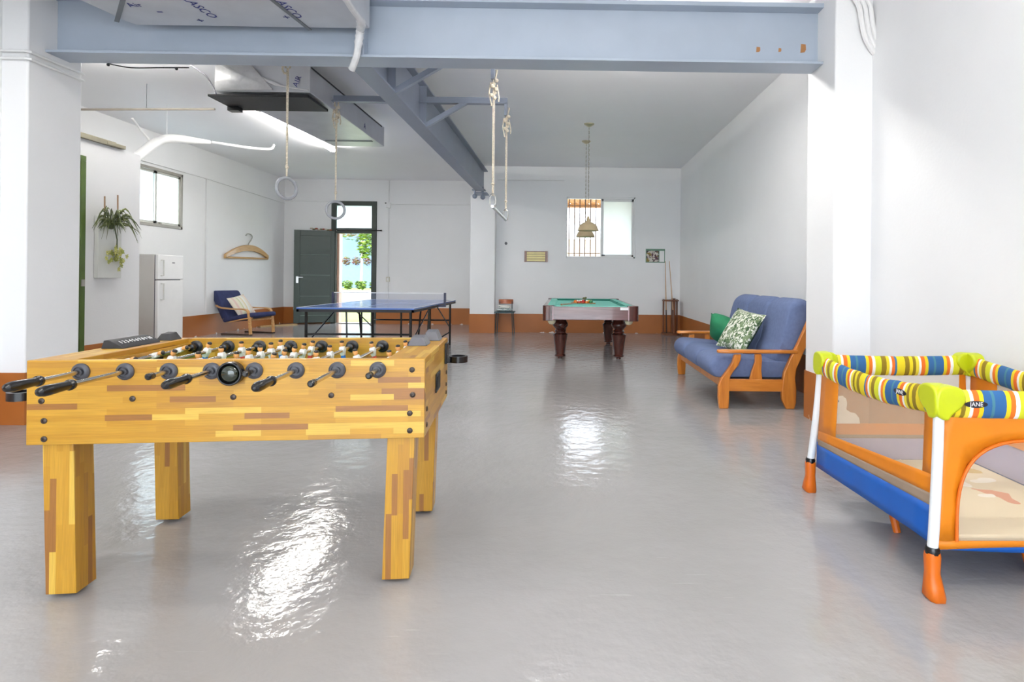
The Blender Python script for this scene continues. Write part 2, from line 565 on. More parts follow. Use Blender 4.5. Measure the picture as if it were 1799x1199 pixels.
# ================================================================ the room
ZC, ZB = 3.52, .395
XL, XR, XRF, XLF = -6.83, 2.47, 2.34, -4.27
YBR, YBL = 12.08, 13.98
struct(MB().box(-7.1, 2.75, -3.5, 14.26, -.15, 0).build('floor', FLOOR))
struct(MB().box(-7.1, 2.75, -3.5, 14.26, ZC, ZC + .2).build('ceiling', CEIL))
# back wall of the door bay, with the doorway
DX0, DX1, DZ = -5.66, -4.60, 2.97
w = MB()
w.box(-7.1, DX0, YBL, 14.24, 0, ZC); w.box(DX1, -1.6, YBL, 14.24, 0, ZC); w.box(DX0, DX1, YBL, 14.24, DZ, ZC)
struct(w.build('wall_back_left', WALL))
# back wall of the billiard bay, with the window
WX0, WX1, WZ0, WZ1 = .045, 1.505, 1.59, 2.885
w = MB()
w.box(-1.6, WX0, YBR, 12.33, 0, ZC); w.box(WX1, 2.75, YBR, 12.33, 0, ZC)
w.box(WX0, WX1, YBR, 12.33, 0, WZ0); w.box(WX0, WX1, YBR, 12.33, WZ1, ZC)
struct(w.build('wall_back_right', WALL))
struct(MB().box(-1.80, -1.58, 12.1, 14.0, 0, ZC).build('wall_return', WALL))
struct(MB().box(-1.956, -1.44, 11.88, 12.12, 0, 2.88).build('wall_pillar_back', WALL, bevel=.01))
struct(MB().box(XR, 2.75, 4.7, 12.1, 0, ZC).build('wall_right_back', WALL))
struct(MB().box(XRF, 2.75, -3.5, 4.40, 0, ZC).build('wall_right_front', WALL))
struct(MB().box(2.055, 2.75, 4.31, 4.803, 0, ZC).build('wall_pillar_right', WALL, bevel=.012))
# left wall with its high window
LY0, LY1, LZ0, LZ1 = 8.9, 10.262, 1.955, 2.935
w = MB()
w.box(-7.1, XL, 4.6, LY0, 0, ZC); w.box(-7.1, XL, LY1, 14.0, 0, ZC)
w.box(-7.1, XL, LY0, LY1, 0, LZ0); w.box(-7.1, XL, LY0, LY1, LZ1, ZC)
struct(w.build('wall_left_back', WALL))
struct(MB().box(-4.5, XLF, -3.5, 4.45, 0, ZC).build('wall_left_front', WALL))
struct(MB().box(-4.5, -4.076, 4.37, 4.853, 0, ZC).build('wall_pillar_left', WALL, bevel=.012))
struct(MB().box(-7.1, -4.4, 4.5, 4.8, 0, ZC).build('wall_behind_pillar', WALL))
# wall behind the camera, with a wide unseen opening added to let daylight in
w = MB()
w.box(-4.5, -3.4, -3.5, -3.25, 0, ZC); w.box(1.6, 2.75, -3.5, -3.25, 0, ZC); w.box(-3.4, 1.6, -3.5, -3.25, 2.8, ZC)
struct(w.build('wall_front', WALL))

# cabin partition that stands lower than the ceiling
PX, PY0, PY1, PZ = -5.04, 4.8, 6.83, 2.565
w = MB()
w.box(-6.83, PX, PY0, 5.15, 0, PZ); w.box(PX - .12, PX, 6.046, PY1, 0, PZ); w.box(-6.83, PX - .1, PY1 - .12, PY1, 0, PZ); w.box(PX - .12, PX, 5.15, 6.046, 2.38, PZ)
struct(w.build('wall_partition', WALL))

# painted skirting bands
B = .006


def band(name, *boxes):
    w = MB()
    for b in boxes: w.box(*b)
    return struct(w.build(name, BAND))


band('baseboard_back_left', (-6.83, DX0 - .02, YBL - B, YBL + .01, 0, ZB), (DX1 + .02, -1.8, YBL - B, YBL + .01, 0, ZB))
band('baseboard_back_right', (-1.45, XR, YBR - B, YBR + .01, 0, ZB))
band('baseboard_back_pillar', (-1.962, -1.434, 11.874, 11.9, 0, ZB), (-1.962, -1.95, 11.9, 12.1, 0, ZB), (-1.446, -1.434, 11.9, 12.08, 0, ZB))
band('baseboard_right_back', (XR - B, XR + .01, 4.8, YBR, 0, ZB))
band('baseboard_right_pillar', (2.049, 2.07, 4.304, 4.809, 0, ZB), (2.07, 2.40, 4.304, 4.32, 0, ZB))
band('baseboard_right_front', (XRF - B, XRF + .01, -3.25, 4.31, 0, ZB))
band('baseboard_left_back', (XL - .01, XL + B, 4.8, YBL, 0, ZB))
band('baseboard_left_pillar', (-4.09, -4.07, 4.364, 4.859, 0, ZB), (-4.3, -4.09, 4.364, 4.38, 0, ZB))
band('baseboard_left_front', (XLF - .01, XLF + B, -3.25, 4.37, 0, ZB))
band('baseboard_partition', (PX - .01, PX + B, 6.05, PY1 + B, 0, ZB), (-6.83, PX, PY1 - .01, PY1 + B, 0, ZB))

# green steel door frame on the partition
w = MB(); w.box(PX - .06, PX + .02, 5.98, 6.044, 0, 2.33); w.box(PX - .06, PX + .02, 5.1, 6.044, 2.33, 2.385)
d2 = struct(w.build('door_2', GREENPAINT, bevel=.004))
w = MB(); w.box(PX - .04, PX - .01, 5.15, 6.03, .01, 2.345); w.build('door_leaf', GREENPAINT, d2)
w = MB(); w.box(PX + .02, PX + .03, 5.99, 6.03, 1.02, 1.09); w.build('latch_plate', ALU, d2)
# capping rails above the partition
w = MB(); w.box(PX - .06, PX + .03, 5.2, 6.43, PZ, PZ + .055)
struct(w.build('trim_1', mat('weathered_rail', (142, 136, 118), .6), bevel=.004))
struct(MB().box(PX - .05, PX + .035, 6.3, 6.56, PZ + .005, PZ + .045).build('trim_2', mat('weathered_rail', (142, 136, 118)), bevel=.004))

# ---------------------------------------------------------------- door_1 (green metal door with transom)
d1 = bpy.data.objects.new('door_1', None); COL.objects.link(d1); d1.location = (-5.13, YBL, 0)
PM['door_1'] = Matrix.Translation((-5.13, YBL, 0)); struct(d1)
fy0, fy1 = YBL - .03, YBL + .06
ox0, ox1 = -5.56, -4.70
w = MB(); w.box(DX0 - .02, ox0, fy0, fy1, 0, DZ + .02); w.box(ox1, DX1 + .02, fy0, fy1, 0, DZ + .02)
w.box(ox0, ox1, fy0, fy1, DZ - .09, DZ + .02); w.box(ox0, ox1, fy0, fy1, 2.20, 2.33)
w.build('door_frame', FRAMEGREEN, d1, bevel=.006)
MB().box(ox0, ox1, YBL + .01, YBL + .02, 2.33, DZ - .09).build('transom_pane', FROST, d1)
MB().box(ox0, ox1, YBL - .02, YBL + .24, 0, .015).build('threshold', ALU, d1)
MB().box(ox0 - .004, ox0 + .05, YBL + .06, YBL + .24, 0, 2.2).build('door_jamb', mat('salmon_jamb', (214, 172, 150), .6), d1)
# open leaf, hinged at left, swung into the room
hx, hy = ox0 - .03, YBL - .03
fe = Vector((-6.42, 13.63))
dv = Vector((fe.x - hx, fe.y - hy)); Lw = dv.length; ang = math.atan2(dv.y, dv.x)
ML = Matrix.Translation((hx, hy, 0)) @ Matrix.Rotation(ang, 4, 'Z')


def lbox(w, x0, x1, y0, y1, z0, z1):
    q = MB().box(x0, x1, y0, y1, z0, z1)
    w.add([ML @ p for p in q.v], q.f)


w = MB()
lbox(w, 0, Lw, -.02, .02, .03, 2.25)
leaf = w.build('door_leaf', DARKGREEN, d1)
w = MB()
for (a, b, c, d) in ((0, .09, .03, 2.25), (Lw - .13, Lw, .03, 2.25), (.09, Lw - .13, 2.12, 2.25), (.09, Lw - .13, .03, .2)):
    lbox(w, a, b, .02, .034, c, d)
w.build('leaf_frame', DARKGREEN, leaf, bevel=.004)
for zz in (.2, .66, 1.17, 1.66):
    w = MB(); lbox(w, .1, Lw - .14, .02, .028, zz, zz + .012); w.build('panel_ridge', mat('pale_green_edge', (104, 124, 112), .4), leaf)  # ridges in a lighter green than the leaf
for k, zz in enumerate((.44, .92, 1.42, 1.90)):
    pass
w = MB(); lbox(w, Lw - .10, Lw - .05, .034, .05, .98, 1.14); w.build('lock_plate', mat('brushed_metal', (188, 188, 186), .3, metal=.8), leaf)
w = MB(); lbox(w, Lw - .2, Lw - .07, .06, .075, 1.11, 1.125); lbox(w, Lw - .08, Lw - .065, .03, .075, 1.11, 1.125); w.build('door_handle', mat('brushed_metal', (188, 188, 186)), leaf)
for zz in (.35, 1.15, 1.95):
    w = MB(); lbox(w, Lw - .002, Lw + .006, -.015, .015, zz, zz + .05); w.build('bolt_plate', mat('brushed_metal', (188, 188, 186)), leaf)
# dark rod above the door and things left on top of the leaf
tag(MB().tube([(-5.55, YBL - .06, 2.27), (-4.50, YBL - .06, 2.275), (-4.44, YBL - .06, 2.275)], [.014, .014, .02], 10).build('curtain_rod', BLACK),
    'dark metal rod across the top of the garden door opening', 'rod')
pr = ML @ Vector((.2, 0, 2.25))
w = MB()
for k in range(9):
    q = ML @ Vector((.10 + k * .052, random.uniform(-.01, .01), 2.27 + random.uniform(0, .03)))
    w.mat(k % 3).ball(q, (.045, .03, .02), 8, 6)
tag(w.build('folded_cloth', [mat('terracotta_cloth', (158, 84, 62), .9), mat('olive_cloth', (120, 112, 84), .9), mat('pale_cloth', (206, 196, 178), .9)]),
    'crumpled red and beige cloth left on top of the green door', 'cloth')

# ---------------------------------------------------------------- window_1 (billiard bay)
w1 = bpy.data.objects.new('window_1', None); COL.objects.link(w1); w1.location = (.775, YBR, WZ0); PM['window_1'] = Matrix.Translation((.775, YBR, WZ0)); struct(w1)
xm = .79
w = MB()
for (a, b, c, d) in ((WX0, WX1, WZ0, WZ0 + .035), (WX0, WX1, WZ1 - .04, WZ1), (WX0, WX0 + .02, WZ0, WZ1), (WX1 - .03, WX1, WZ0, WZ1)):
    w.box(a, b, YBR - .012, YBR + .06, c, d)
w.build('window_frame', WHITE, w1, bevel=.004)
w = MB()
for (a, b, c, d) in ((xm, WX1 - .03, WZ0 + .035, WZ0 + .075), (xm, WX1 - .03, WZ1 - .09, WZ1 - .04), (xm - .02, xm + .04, WZ0 + .035, WZ1 - .04), (WX1 - .075, WX1 - .03, WZ0 + .035, WZ1 - .04)):
    w.box(a, b, YBR + .0, YBR + .03, c, d)
s1 = w.build('sash', WHITE, w1, bevel=.003)
MB().box(xm + .04, WX1 - .075, YBR + .012, YBR + .018, WZ0 + .075, WZ1 - .09).build('pane', FROST, s1)
MB().box(xm + .015, xm + .075, YBR - .012, YBR, WZ0 + .05, WZ0 + .075).build('catch', GREYP, s1)
MB().box(WX0 + .02, xm, YBR + .04, YBR + .045, WZ0 + .035, WZ1 - .04).build('pane', GLASS, w1)
BAR = mat('rusty_window_bar', (120, 76, 44), .6)
for k in range(13):
    xx = WX0 + .06 + k * .115
    MB().tube([(xx, 12.28, WZ0), (xx, 12.28, WZ1)], .012, 8).build('window_bar', BAR, w1)
for zz in (WZ0 + .1, WZ1 - .17):
    MB().box(WX0, WX1, 12.272, 12.288, zz, zz + .016).build('window_crossbar', BAR, w1)

# ---------------------------------------------------------------- window_2 (left wall)
w2 = bpy.data.objects.new('window_2', None); COL.objects.link(w2); w2.location = (XL, 9.6, LZ0); PM['window_2'] = Matrix.Translation((XL, 9.6, LZ0)); struct(w2)
w = MB()
for (a, b, c, d) in ((LY0, LY1, LZ0, LZ0 + .05), (LY0, LY1, LZ1 - .05, LZ1), (LY0, LY0 + .05, LZ0, LZ1), (LY1 - .05, LY1, LZ0, LZ1)):
    w.box(XL - .07, XL + .015, a, b, c, d)
w.build('window_frame', ALU, w2, bevel=.004)
ym = 9.62
for (a, b, xx) in ((LY0 + .05, ym + .02, XL - .045), (ym - .02, LY1 - .05, XL - .02)):
    w = MB()
    w.box(xx - .015, xx + .015, a, b, LZ0 + .05, LZ0 + .09); w.box(xx - .015, xx + .015, a, b, LZ1 - .09, LZ1 - .05)
    w.box(xx - .015, xx + .015, a, a + .04, LZ0 + .05, LZ1 - .05); w.box(xx - .015, xx + .015, b - .04, b, LZ0 + .05, LZ1 - .05)
    s = w.build('sash', mat('pale_sash', (206, 206, 198), .4), w2)
    MB().box(xx - .003, xx + .003, a + .04, b - .04, LZ0 + .09, LZ1 - .09).build('pane', FROST, s)
MB().box(XL + .0, XL + .02, 9.68, 9.73, LZ0 + .05, LZ0 + .075).build('catch', ALU, w2)

# ================================================================ outside
LAWN = mat('lawn_green', (104, 118, 52), .9, var=.25, scale=12)
struct(MB().box(-30, 20, 14.24, 20, -.2, -.02).build('ground_garden', LAWN))
struct(MB().box(-12, 10, -20, -3.5, -.2, -.02).build('ground_front', mat('pale_paving', (190, 186, 178), .8)))
struct(MB().box(-2.0, 20, 12.34, 14.3, -.2, -.02).build('ground_porch', mat('porch_paving', (206, 196, 180), .8)))
GW = mat('whitewashed_wall', (206, 204, 198), .8, var=.03)
struct(MB().box(-30, 20, 20, 20.3, -.2, .66).build('wall_garden_low', GW))
struct(MB().box(-30, 20, 20.3, 26, -.2, .64).build('ground_raised_bed', LAWN))
struct(MB().box(-30, -3.5, 26, 26.3, .5, 1.62).build('wall_garden_blue', mat('pale_blue_wall', (112, 132, 156), .8, var=.04)))
struct(MB().box(-30, -5, 33, 33.3, -.2, 4.6).build('wall_garden_far', mat('far_blue_wall', (84, 104, 124), .8, var=.1, scale=.8)))
struct(MB().box(.0 - 1.5, 12, 15.2, 15.5, -.2, 2.2).build('wall_porch', mat('cream_porch_wall', (240, 230, 206), .8, var=.03)))
# porch roof boards seen through the window
w = bpy.data.objects.new('porch_roof', None); COL.objects.link(w); w.location = (0, 12.4, 2.75); PM['porch_roof'] = Matrix.Translation((0, 12.4, 2.75)); struct(w)
PB = grainwood('orange_roof_board', (196, 132, 66), (226, 172, 104), axis=1, rough=.6)
pr_ = w
for k in range(14):
    x0 = -1.4 + k * .22
    a, b = Vector((x0, 12.36, 2.93)), Vector((x0 + .35, 13.3, 2.90))
    MB().bar(a, b, .17, .03).build('roof_board', PB, pr_)
for k, yy in enumerate((13.2,)):
    MB().box(-1.5, 2.8, yy, yy + .07, 2.80, 2.885).build('roof_beam', PB, pr_)


def leaf_cloud(name, c, r, n, size, mats, parent=None):
    w = MB()
    for i in range(n):
        while True:
            p = Vector((random.uniform(-1, 1), random.uniform(-1, 1), random.uniform(-1, 1)))
            if p.length < 1: break
        q = Vector(c) + Vector((p.x * r[0], p.y * r[1], p.z * r[2]))
        M = Matrix.Rotation(random.uniform(0, 6.3), 3, 'Z') @ Matrix.Rotation(random.uniform(-1.2, 1.2), 3, 'X')
        s = size * random.uniform(.6, 1.3)
        w.mat(random.randrange(len(mats)))
        w.add([q + M @ Vector(t) for t in ((-s, 0, 0), (0, -s * .4, s * .1), (s, 0, 0), (0, s * .4, s * .1))], [(0, 1, 2, 3)])
    return w.build(name, mats, parent, smooth=0)


G1 = mat('bright_leaf', (110, 136, 34), .6); G2 = mat('mid_leaf', (74, 100, 38), .6); G3 = mat('reddish_leaf', (116, 62, 42), .7); G4 = mat('dry_leaf', (128, 108, 64), .7)
tx = aY(634, 505, 22.5)
t = thing('garden_tree', 'slender young garden tree seen through the open green door', 'tree', (tx.x, 22.5, .64))
MB().tube(bez([(tx.x, 22.5, .62), (tx.x + .02, 22.5, 1.5), (tx.x + .03, 22.5, 2.6)], 4), [.05] * 4 + [.04] * 5, 8).build('trunk', mat('pale_bark', (176, 168, 156), .9), t)
leaf_cloud('foliage', aY(643, 428, 22.5), (.35, .4, .62), 420, .11, [G1, G1, G2], t)
c = aY(612, 412, 24.0)
t = thing('overhanging_tree', 'loose branch of leaves hanging above the garden wall', 'tree', (c.x - 2.2, 24.0, .64))
MB().tube(bez([(c.x - 2.2, 24.0, .6), (c.x - 1.9, 24.0, 2.6), (c.x - .6, 24.0, 3.5), (c.x + .6, 24.0, 3.4)], 5), [.09] * 6 + [.05] * 5 + [.02] * 5, 8).build('trunk', mat('pale_bark', (176, 168, 156)), t)
leaf_cloud('foliage', (c.x, 24.0, 3.1), (1.3, .6, .42), 420, .10, [G2, G4, G1], t)
for k in range(6):
    c = aY(590 + k * 18, 460, 26.1)
    o = leaf_cloud('hedge_shrub', (c.x, 26.15, 1.86), (.19, .28, .21), 240, .06, [G3, G3, G4, G2])
    tag(o, 'reddish low shrub growing along the top of the pale garden wall', 'shrub', 'reddish shrubs on the garden wall')
for k in range(7):
    c = aY(592 + k * 12, 500, 21.5)
    o = leaf_cloud('grass_clump', (c.x, 21.3 + .45 * (k % 2), .83), (.15, .2, .17), 140, .07, [G1, G2])
    tag(o, 'bright green grass clump on the raised bed behind the low white wall', 'plant', 'grass clumps on the raised bed')

# ================================================================ steel beams
fb = thing('steel_beam', 'big pale blue steel beam spanning between the two white pillars', 'beam', (-1.0, 4.625, 2.885))
MB().box(-4.08, 2.06, 4.512, 4.738, 2.885, 2.905).build('bottom_flange', STEEL, fb, bevel=.002)
MB().box(-4.08, 2.06, 4.618, 4.632, 2.905, 3.335).build('web', STEEL, fb)
MB().box(-4.08, 2.06, 4.512, 4.738, 3.335, 3.37).build('top_flange', STEEL, fb, bevel=.002)
MB().box(-1.62, -1.60, 4.53, 4.618, 2.905, 3.335).build('stiffener', STEEL, fb)
CHIP = mat('bare_primer', (170, 120, 76), .8)
for (u, v, sx, sz) in ((1332, 87, .018, .022), (1370, 88, .013, .016), (1411, 85, .024, .036)):
    p = aY(u, v, 4.616)
    poly = [(p.x - sx * .9, p.z - sz), (p.x + sx * .5, p.z - sz * .9), (p.x + sx, p.z - sz * .3), (p.x + sx * .9, p.z + sz * .9), (p.x - sx * .7, p.z + sz)]
    MB().prism(poly, 'y', 4.6165, 4.6185).build('paint_chip', CHIP, fb)
# black cable clipped under the left end
w = MB().tube(bez([aY(190, 112, 4.72), aY(230, 119, 4.72), aY(280, 119, 4.72), aY(332, 119, 4.72)], 6), .005, 6)
for u, v in ((190, 114), (310, 121)):
    w.ball(aY(u, v, 4.72), .012, 8, 6)
tag(w.build('black_cable', BLACK), 'thin black cable clipped under the big blue beam', 'cable')

XB = -1.695
db = thing('steel_beam', 'blue grey steel beam running from the big beam to the far pillar, carrying bracket arms', 'beam', (XB, 8.0, 2.885))
MB().box(XB - .09, XB + .09, 4.74, 11.42, 2.885, 2.905).build('bottom_flange', STEEL_D, db, bevel=.002)
MB().box(XB - .007, XB + .007, 4.74, 11.9, 2.905, 3.36).build('web', STEEL_D, db)
MB().box(XB - .09, XB + .09, 4.74, 11.9, 3.36, 3.38).build('top_flange', STEEL_D, db, bevel=.002)
for yb in (5.4, 6.6):
    for s in (-1, 1):
        MB().box(XB + s * .05 - .04, XB + s * .05 + .04, yb - .006, yb + .006, 2.905, 3.36).build('stiffener', STEEL_D, db)
    w = MB(); w.box(XB - .99, XB + 1.02, yb - .035, yb + .035, 3.16, 3.172); w.box(XB - .99, XB + 1.02, yb + .02, yb + .035, 3.172, 3.245)
    w.build('bracket_arm', STEEL_D, db)
    MB().bar((XB + .08, yb, 2.90), (XB + .55, yb, 3.18), .05, .05).build('brace', STEEL_D, db)
    MB().box(XB + .99, XB + 1.02, yb - .035, yb + .035, 3.03, 3.17).build('hook_plate', STEEL_D, db)
# clamp at the far end
cl = MB()
for dx in (-.10, .04):
    cl.tube([(XB + dx, 11.5 + dx, 2.77), (XB + dx, 11.5 + dx, 2.99)], .02, 8); cl.ball((XB + dx, 11.5 + dx, 2.78), .05, 10, 8)
cl.box(XB - .16, XB + .1, 11.42, 11.55, 2.9, 2.925)
cl.build('end_clamp', STEEL_D, db)
MB().box(XB - .12, XB + .12, 11.55, 11.87, 2.86, 2.885).build('bearing_plate', STEEL_D, db)


# ================================================================ rings and trapeze
def rope_knot(w, x, y, z):
    for k in range(7):
        a = k * 1.9
        w.ball((x + .022 * math.cos(a), y + .015 * math.sin(a), z + .10 - k * .028), (.022, .02, .02), 7, 5)
    w.tube([(x - .03, y, z + .08), (x - .045, y, z - .02), (x - .02, y, z - .14)], .007, 6)
    w.tube([(x + .03, y, z + .06), (x + .05, y, z - .06), (x + .045, y, z - .10)], .007, 6)


RINGM = mat('grey_ring', (150, 152, 158), .35, var=.05, scale=30)
for i, (x, y, zc, rz, lab) in enumerate(((XB - .925, 5.4, 1.975, 1.0, 'grey gym ring on beige rope hanging in front of the black duct panel'),
                                         (XB - .945, 6.6, 1.915, .35, 'grey gym ring on knotted rope hanging in front of the green door'))):
    t = thing('gym_ring', lab, 'gym ring', (x, y, zc - .11), 0, 'pair of gym rings under the steel beam')
    ztop = 3.16
    w = MB(); w.tube([(x - .006, y, ztop - .05), (x - .003, y, zc + .16), (x, y, zc + .10)], .006, 7)
    w.tube([(x + .006, y, ztop - .05), (x + .003, y, zc + .16), (x, y, zc + .10)], .006, 7)
    if i: rope_knot(w, x, y, ztop - .16)
    else:
        w.tube(bez([(x - .02, y, ztop + .02), (x - .05, y, ztop - .05), (x - .03, y, ztop - .1), (x, y, ztop - .09)], 5), .01, 7)
    w.ball((x, y, zc + .20), (.016, .016, .025), 8, 6)
    w.tube([(x - .02, y, ztop - .05), (x - .02, y, ztop + .02), (x + .02, y, ztop + .02), (x + .02, y, ztop - .05)], .009, 7)
    w.build('rope', ROPE, t)
    R3 = Matrix.Rotation(rz, 3, 'Z')
    pts = [Vector((x, y, zc)) + R3 @ Vector((.098 * math.cos(a), 0, .098 * math.sin(a))) for a in [2 * PI * k / 28 for k in range(28)]]
    MB().tube(pts, .0155, 10, closed=True).build('ring', RINGM, t)

x = XB + 1.015
t = thing('trapeze', 'metal trapeze bar hung on two knotted beige ropes above the billiard bay', 'trapeze', (x, 6.0, 1.78))
for y in (5.4, 6.6):
    w = MB(); w.tube([(x - .006, y, 3.03), (x - .006, y, 1.93)], .005, 7); w.tube([(x + .006, y, 3.03), (x + .006, y, 1.93)], .005, 7)
    w.ball((x, y, 2.04), (.018, .018, .012), 8, 6)
    rope_knot(w, x, y, 2.92)
    w.tube([(x - .012, y, 3.03), (x - .012, y, 3.12), (x + .03, y, 3.12), (x + .012, y, 3.03)], .008, 7)
    w.build('rope', ROPE, t)
    MB().tube([Vector((x, y, 1.88)) + Vector((.0 + .028 * math.cos(a), 0, .065 * math.sin(a))) for a in [2 * PI * k / 20 for k in range(20)]], .007, 8, closed=True).build('shackle', CHROME, t)
MB().tube([(x, 5.38, 1.825), (x, 6.62, 1.825)], .016, 12).build('bar', mat('satin_steel', (206, 208, 210), .35, metal=.4), t)

# ================================================================ ducts
du = thing('air_duct', 'foil covered insulation duct in front of the big beam, printed with blue letters', 'duct', (-2.4, 4.0, 3.1))
plan = [(-1.545, 4.495), (-1.545, 3.3), (-3.8, 3.3), (-3.6, 3.98), (-3.465, 4.10), (-3.42, 4.28), (-3.40, 4.42), (-3.36, 4.495)]
MB().prism(plan, 'z', 3.10, 3.50).build('duct_body', FOIL, du, bevel=.006)
for (a, b) in (((205, 38), (216, 0)), ((545, 53), (478, 0))):
    p, q = fl(*a, 3.096), fl(*b, 3.096)
    MB().bar(p, q + (q - p) * 1.2, .03, .006).build('hanger_strap', mat('zinc_strap', (126, 130, 134), .5, metal=.3), du)
for (u, v, s, a, size) in ((345, 10, 'GLASCO', 1.5, .10), (500, 10, 'GLASCO', 1.5, .10), (236, 9, 'Air', -.1, .085)):
    p = fl(u, v, 3.0985)
    M = Matrix.Translation(p) @ Matrix.Rotation(a, 4, 'Z') @ Matrix.Diagonal((1, -1, -1, 1))
    MB().text(s, size, M, extrude=.0006).build('lettering', INK, du)
for (u, v) in ((352, 36), (503, 30)):
    p = fl(u, v, 3.0985)
    w = MB(); w.box(p.x - .025, p.x + .025, p.y - .004, p.y + .004, p.z - .0008, p.z); w.box(p.x - .004, p.x + .004, p.y - .025, p.y + .025, p.z - .0008, p.z)
    w.build('printed_cross', INK, du)
p = fl(281, 21, 3.0985)
MB().box(p.x - .02, p.x + .02, p.y - .007, p.y + .007, p.z - .001, p.z).build('printed_mark', INK, du)
# white bandaged pipe that comes off the duct and bends under the beam
pts = [fl(602, -10, 3.085), fl(618, 15, 3.085), fl(634, 38, 3.085), aY(633, 52, 4.49), aY(630, 75, 4.49), aY(626, 100, 4.485), aY(618, 122, 4.55)]
tag(MB().tube(bez(pts, 5), [.022] * 10 + [.034, .028] * 6 + [.026] * 9, 10).build('bandaged_pipe', TAPE),
    'white bandaged pipe hanging from the front duct over the beam edge', 'pipe')

db2 = thing('air_duct', 'foil air duct under the ceiling with a black panel on its underside', 'duct', (-3.1, 7.3, 3.09))
MB().prism([(-3.68, 6.05), (-2.70, 6.05), (-2.70, 8.53), (-3.45, 8.53)], 'z', 3.09, 3.38).build('duct_body', FOIL, db2, bevel=.006)
w = MB(); w.prism([(-3.76, 3.055), (-3.76, 3.03), (-2.71, 3.03), (-2.71, 3.06)], 'y', 6.03, 6.54)
w.build('black_panel', BLACKM, db2, bevel=.003)
w = MB(); w.box(-3.42, -2.755, 8.15, 8.20, 3.082, 3.0905); w.build('seam_strip', mat('zinc_strap', (126, 130, 134)), db2)
w = MB(); w.box(-2.702, -2.692, 6.07, 8.4, 3.352, 3.365); w.build('dark_seam', BLACKM, db2)
w = MB(); w.box(-3.76, -3.64, 6.38, 6.47, 2.985, 3.03); w.build('panel_foot', BLACK, db2)
w = MB(); w.add([(-3.685, 6.03, 3.093), (-3.08, 6.03, 3.11), (-3.30, 5.97, 3.368), (-3.58, 5.97, 3.368), (-3.685, 6.037, 3.368)], [(0, 1, 2, 3, 4)])
w.build('torn_flap', TAPE, db2, solid=.008)
w = MB(); w.tube(bez([(-3.416, 6.03, 3.32), (-3.30, 6.03, 3.267), (-3.11, 6.03, 3.19), (-2.97, 6.03, 3.144), (-2.71, 6.03, 3.11)], 4), [.012] * 5 + [.018] * 6 + [.008] * 6, 8)
w.build('tape_strip', TAPE, db2)
for (u, v, yy, sx) in ((522, 143, 6.04, .08),):
    M = Matrix.Translation(aY(u, v, yy)) @ Matrix.Rotation(PI / 2, 4, 'X') @ Matrix.Rotation(1.2, 4, 'Z')
    MB().text('AIR', sx, M).build('lettering', INK, db2)
p = aX(641, 222, -2.694)
MB().text('A', .11, Matrix.Translation(p) @ Matrix.Rotation(PI / 2, 4, 'Z') @ Matrix.Rotation(PI / 2, 4, 'X')).build('lettering', INK, db2)
# cables beside the duct
tag(MB().tube(bez([aY(335, 115, 6.2), aY(360, 132, 6.2), aY(374, 152, 6.2), (-3.74, 6.16, 3.06)], 6), .008, 7).build('grey_cable', GREYP),
    'grey cable curving down to the black duct panel', 'cable')

# ---------------------------------------------------------------- hanging rail, pipes, conduits on the left
t = thing('hanging_rail', 'thin brown rail hung from the ceiling beside the duct', 'rail', (-5.0, 7.15, 3.19))
MB().tube([(-6.2, 7.19, 3.2), (-4.33, 7.09, 3.2)], .014, 8).build('rail', mat('brown_rail', (150, 142, 132), .5), t)
p = aY(258, 140, 7.14); MB().tube([(p.x, 7.14, ZC), (p.x, 7.14, 3.2)], .004, 6).build('wire', GREYP, t)

PIPE = mat('white_pipe', (236, 236, 236), .35, var=.01)
pts = [aX(236, 280, -5.6), aX(268, 254, -5.6), aX(293, 244, -5.55), aX(330, 246, -5.5), aX(368, 250, -5.4)]
w = MB().tube(bez(pts, 6), [.062] * 18 + [.055, .05, .046, .042, .038, .034, .03], 16)
vp = thing('ventilation_pipe', 'thick white bent pipe below the ceiling near the high window', 'pipe', pts[2])
w.build('main_pipe', PIPE, vp)
MB().tube([pts[2], (pts[2].x, pts[2].y, ZC)], .003, 8).build('hanger_rod', PIPE, vp)
pts = [aX(372, 250, -5.38), aX(405, 255, -5.2), aX(440, 260, -5.1), aX(474, 262, -5.0), aX(481, 255, -5.0)]
MB().tube(bez(pts, 6), .022, 12).build('slim_pipe', PIPE, vp)
MB().tube([aX(232, 208, -5.62), aX(262, 246, -5.62)], .014, 10).build('side_pipe', PIPE, vp)


def conduit(pts, r, label, m=None):
    return tag(MB().tube(pts, r, 8).build('wall_conduit', m or PIPE), label, 'conduit')


zc = 2.91
conduit([(XL + .012, 7.0, 2.99), (XL + .012, 10.85, 2.99), (XL + .012, 13.96, 2.92)], .011, 'white cable conduit running level along the wall above the big coat hanger')
conduit([(XL + .012, 10.93, 2.98), (XL + .012, 10.95, .42)], .011, 'white upright conduit on the wall between fridge and coat hanger')
conduit([(-6.8, YBL - .012, 2.98), (DX0 - .1, YBL - .012, 2.98)], .011, 'white conduit on the back wall left of the green door')
conduit([(-4.35, YBL - .012, 2.93), (-1.83, YBL - .012, 2.93)], .011, 'white conduit on the back wall right of the green door')
xq = aY(683, 400, YBL).x
conduit([(xq, YBL - .014, ZC), (xq, YBL - .014, .42)], .016, 'white upright conduit beside the green door, from ceiling to skirting')
conduit([aY(560, 240, 12.0) * 1, (xq, YBL - .03, ZC - .02)], .012, 'thin white conduit slanting across the ceiling towards the garden door') if False else None
p = aY(682, 491, YBL)
t = thing('wall_socket', 'small cream switch box on the conduit beside the green door', 'switch', (p.x, YBL, p.z - .06))
MB().box(p.x - .045, p.x + .045, YBL - .045, YBL - .003, p.z - .06, p.z + .06).build('box', mat('cream_plastic', (222, 218, 206), .4), t, bevel=.008)
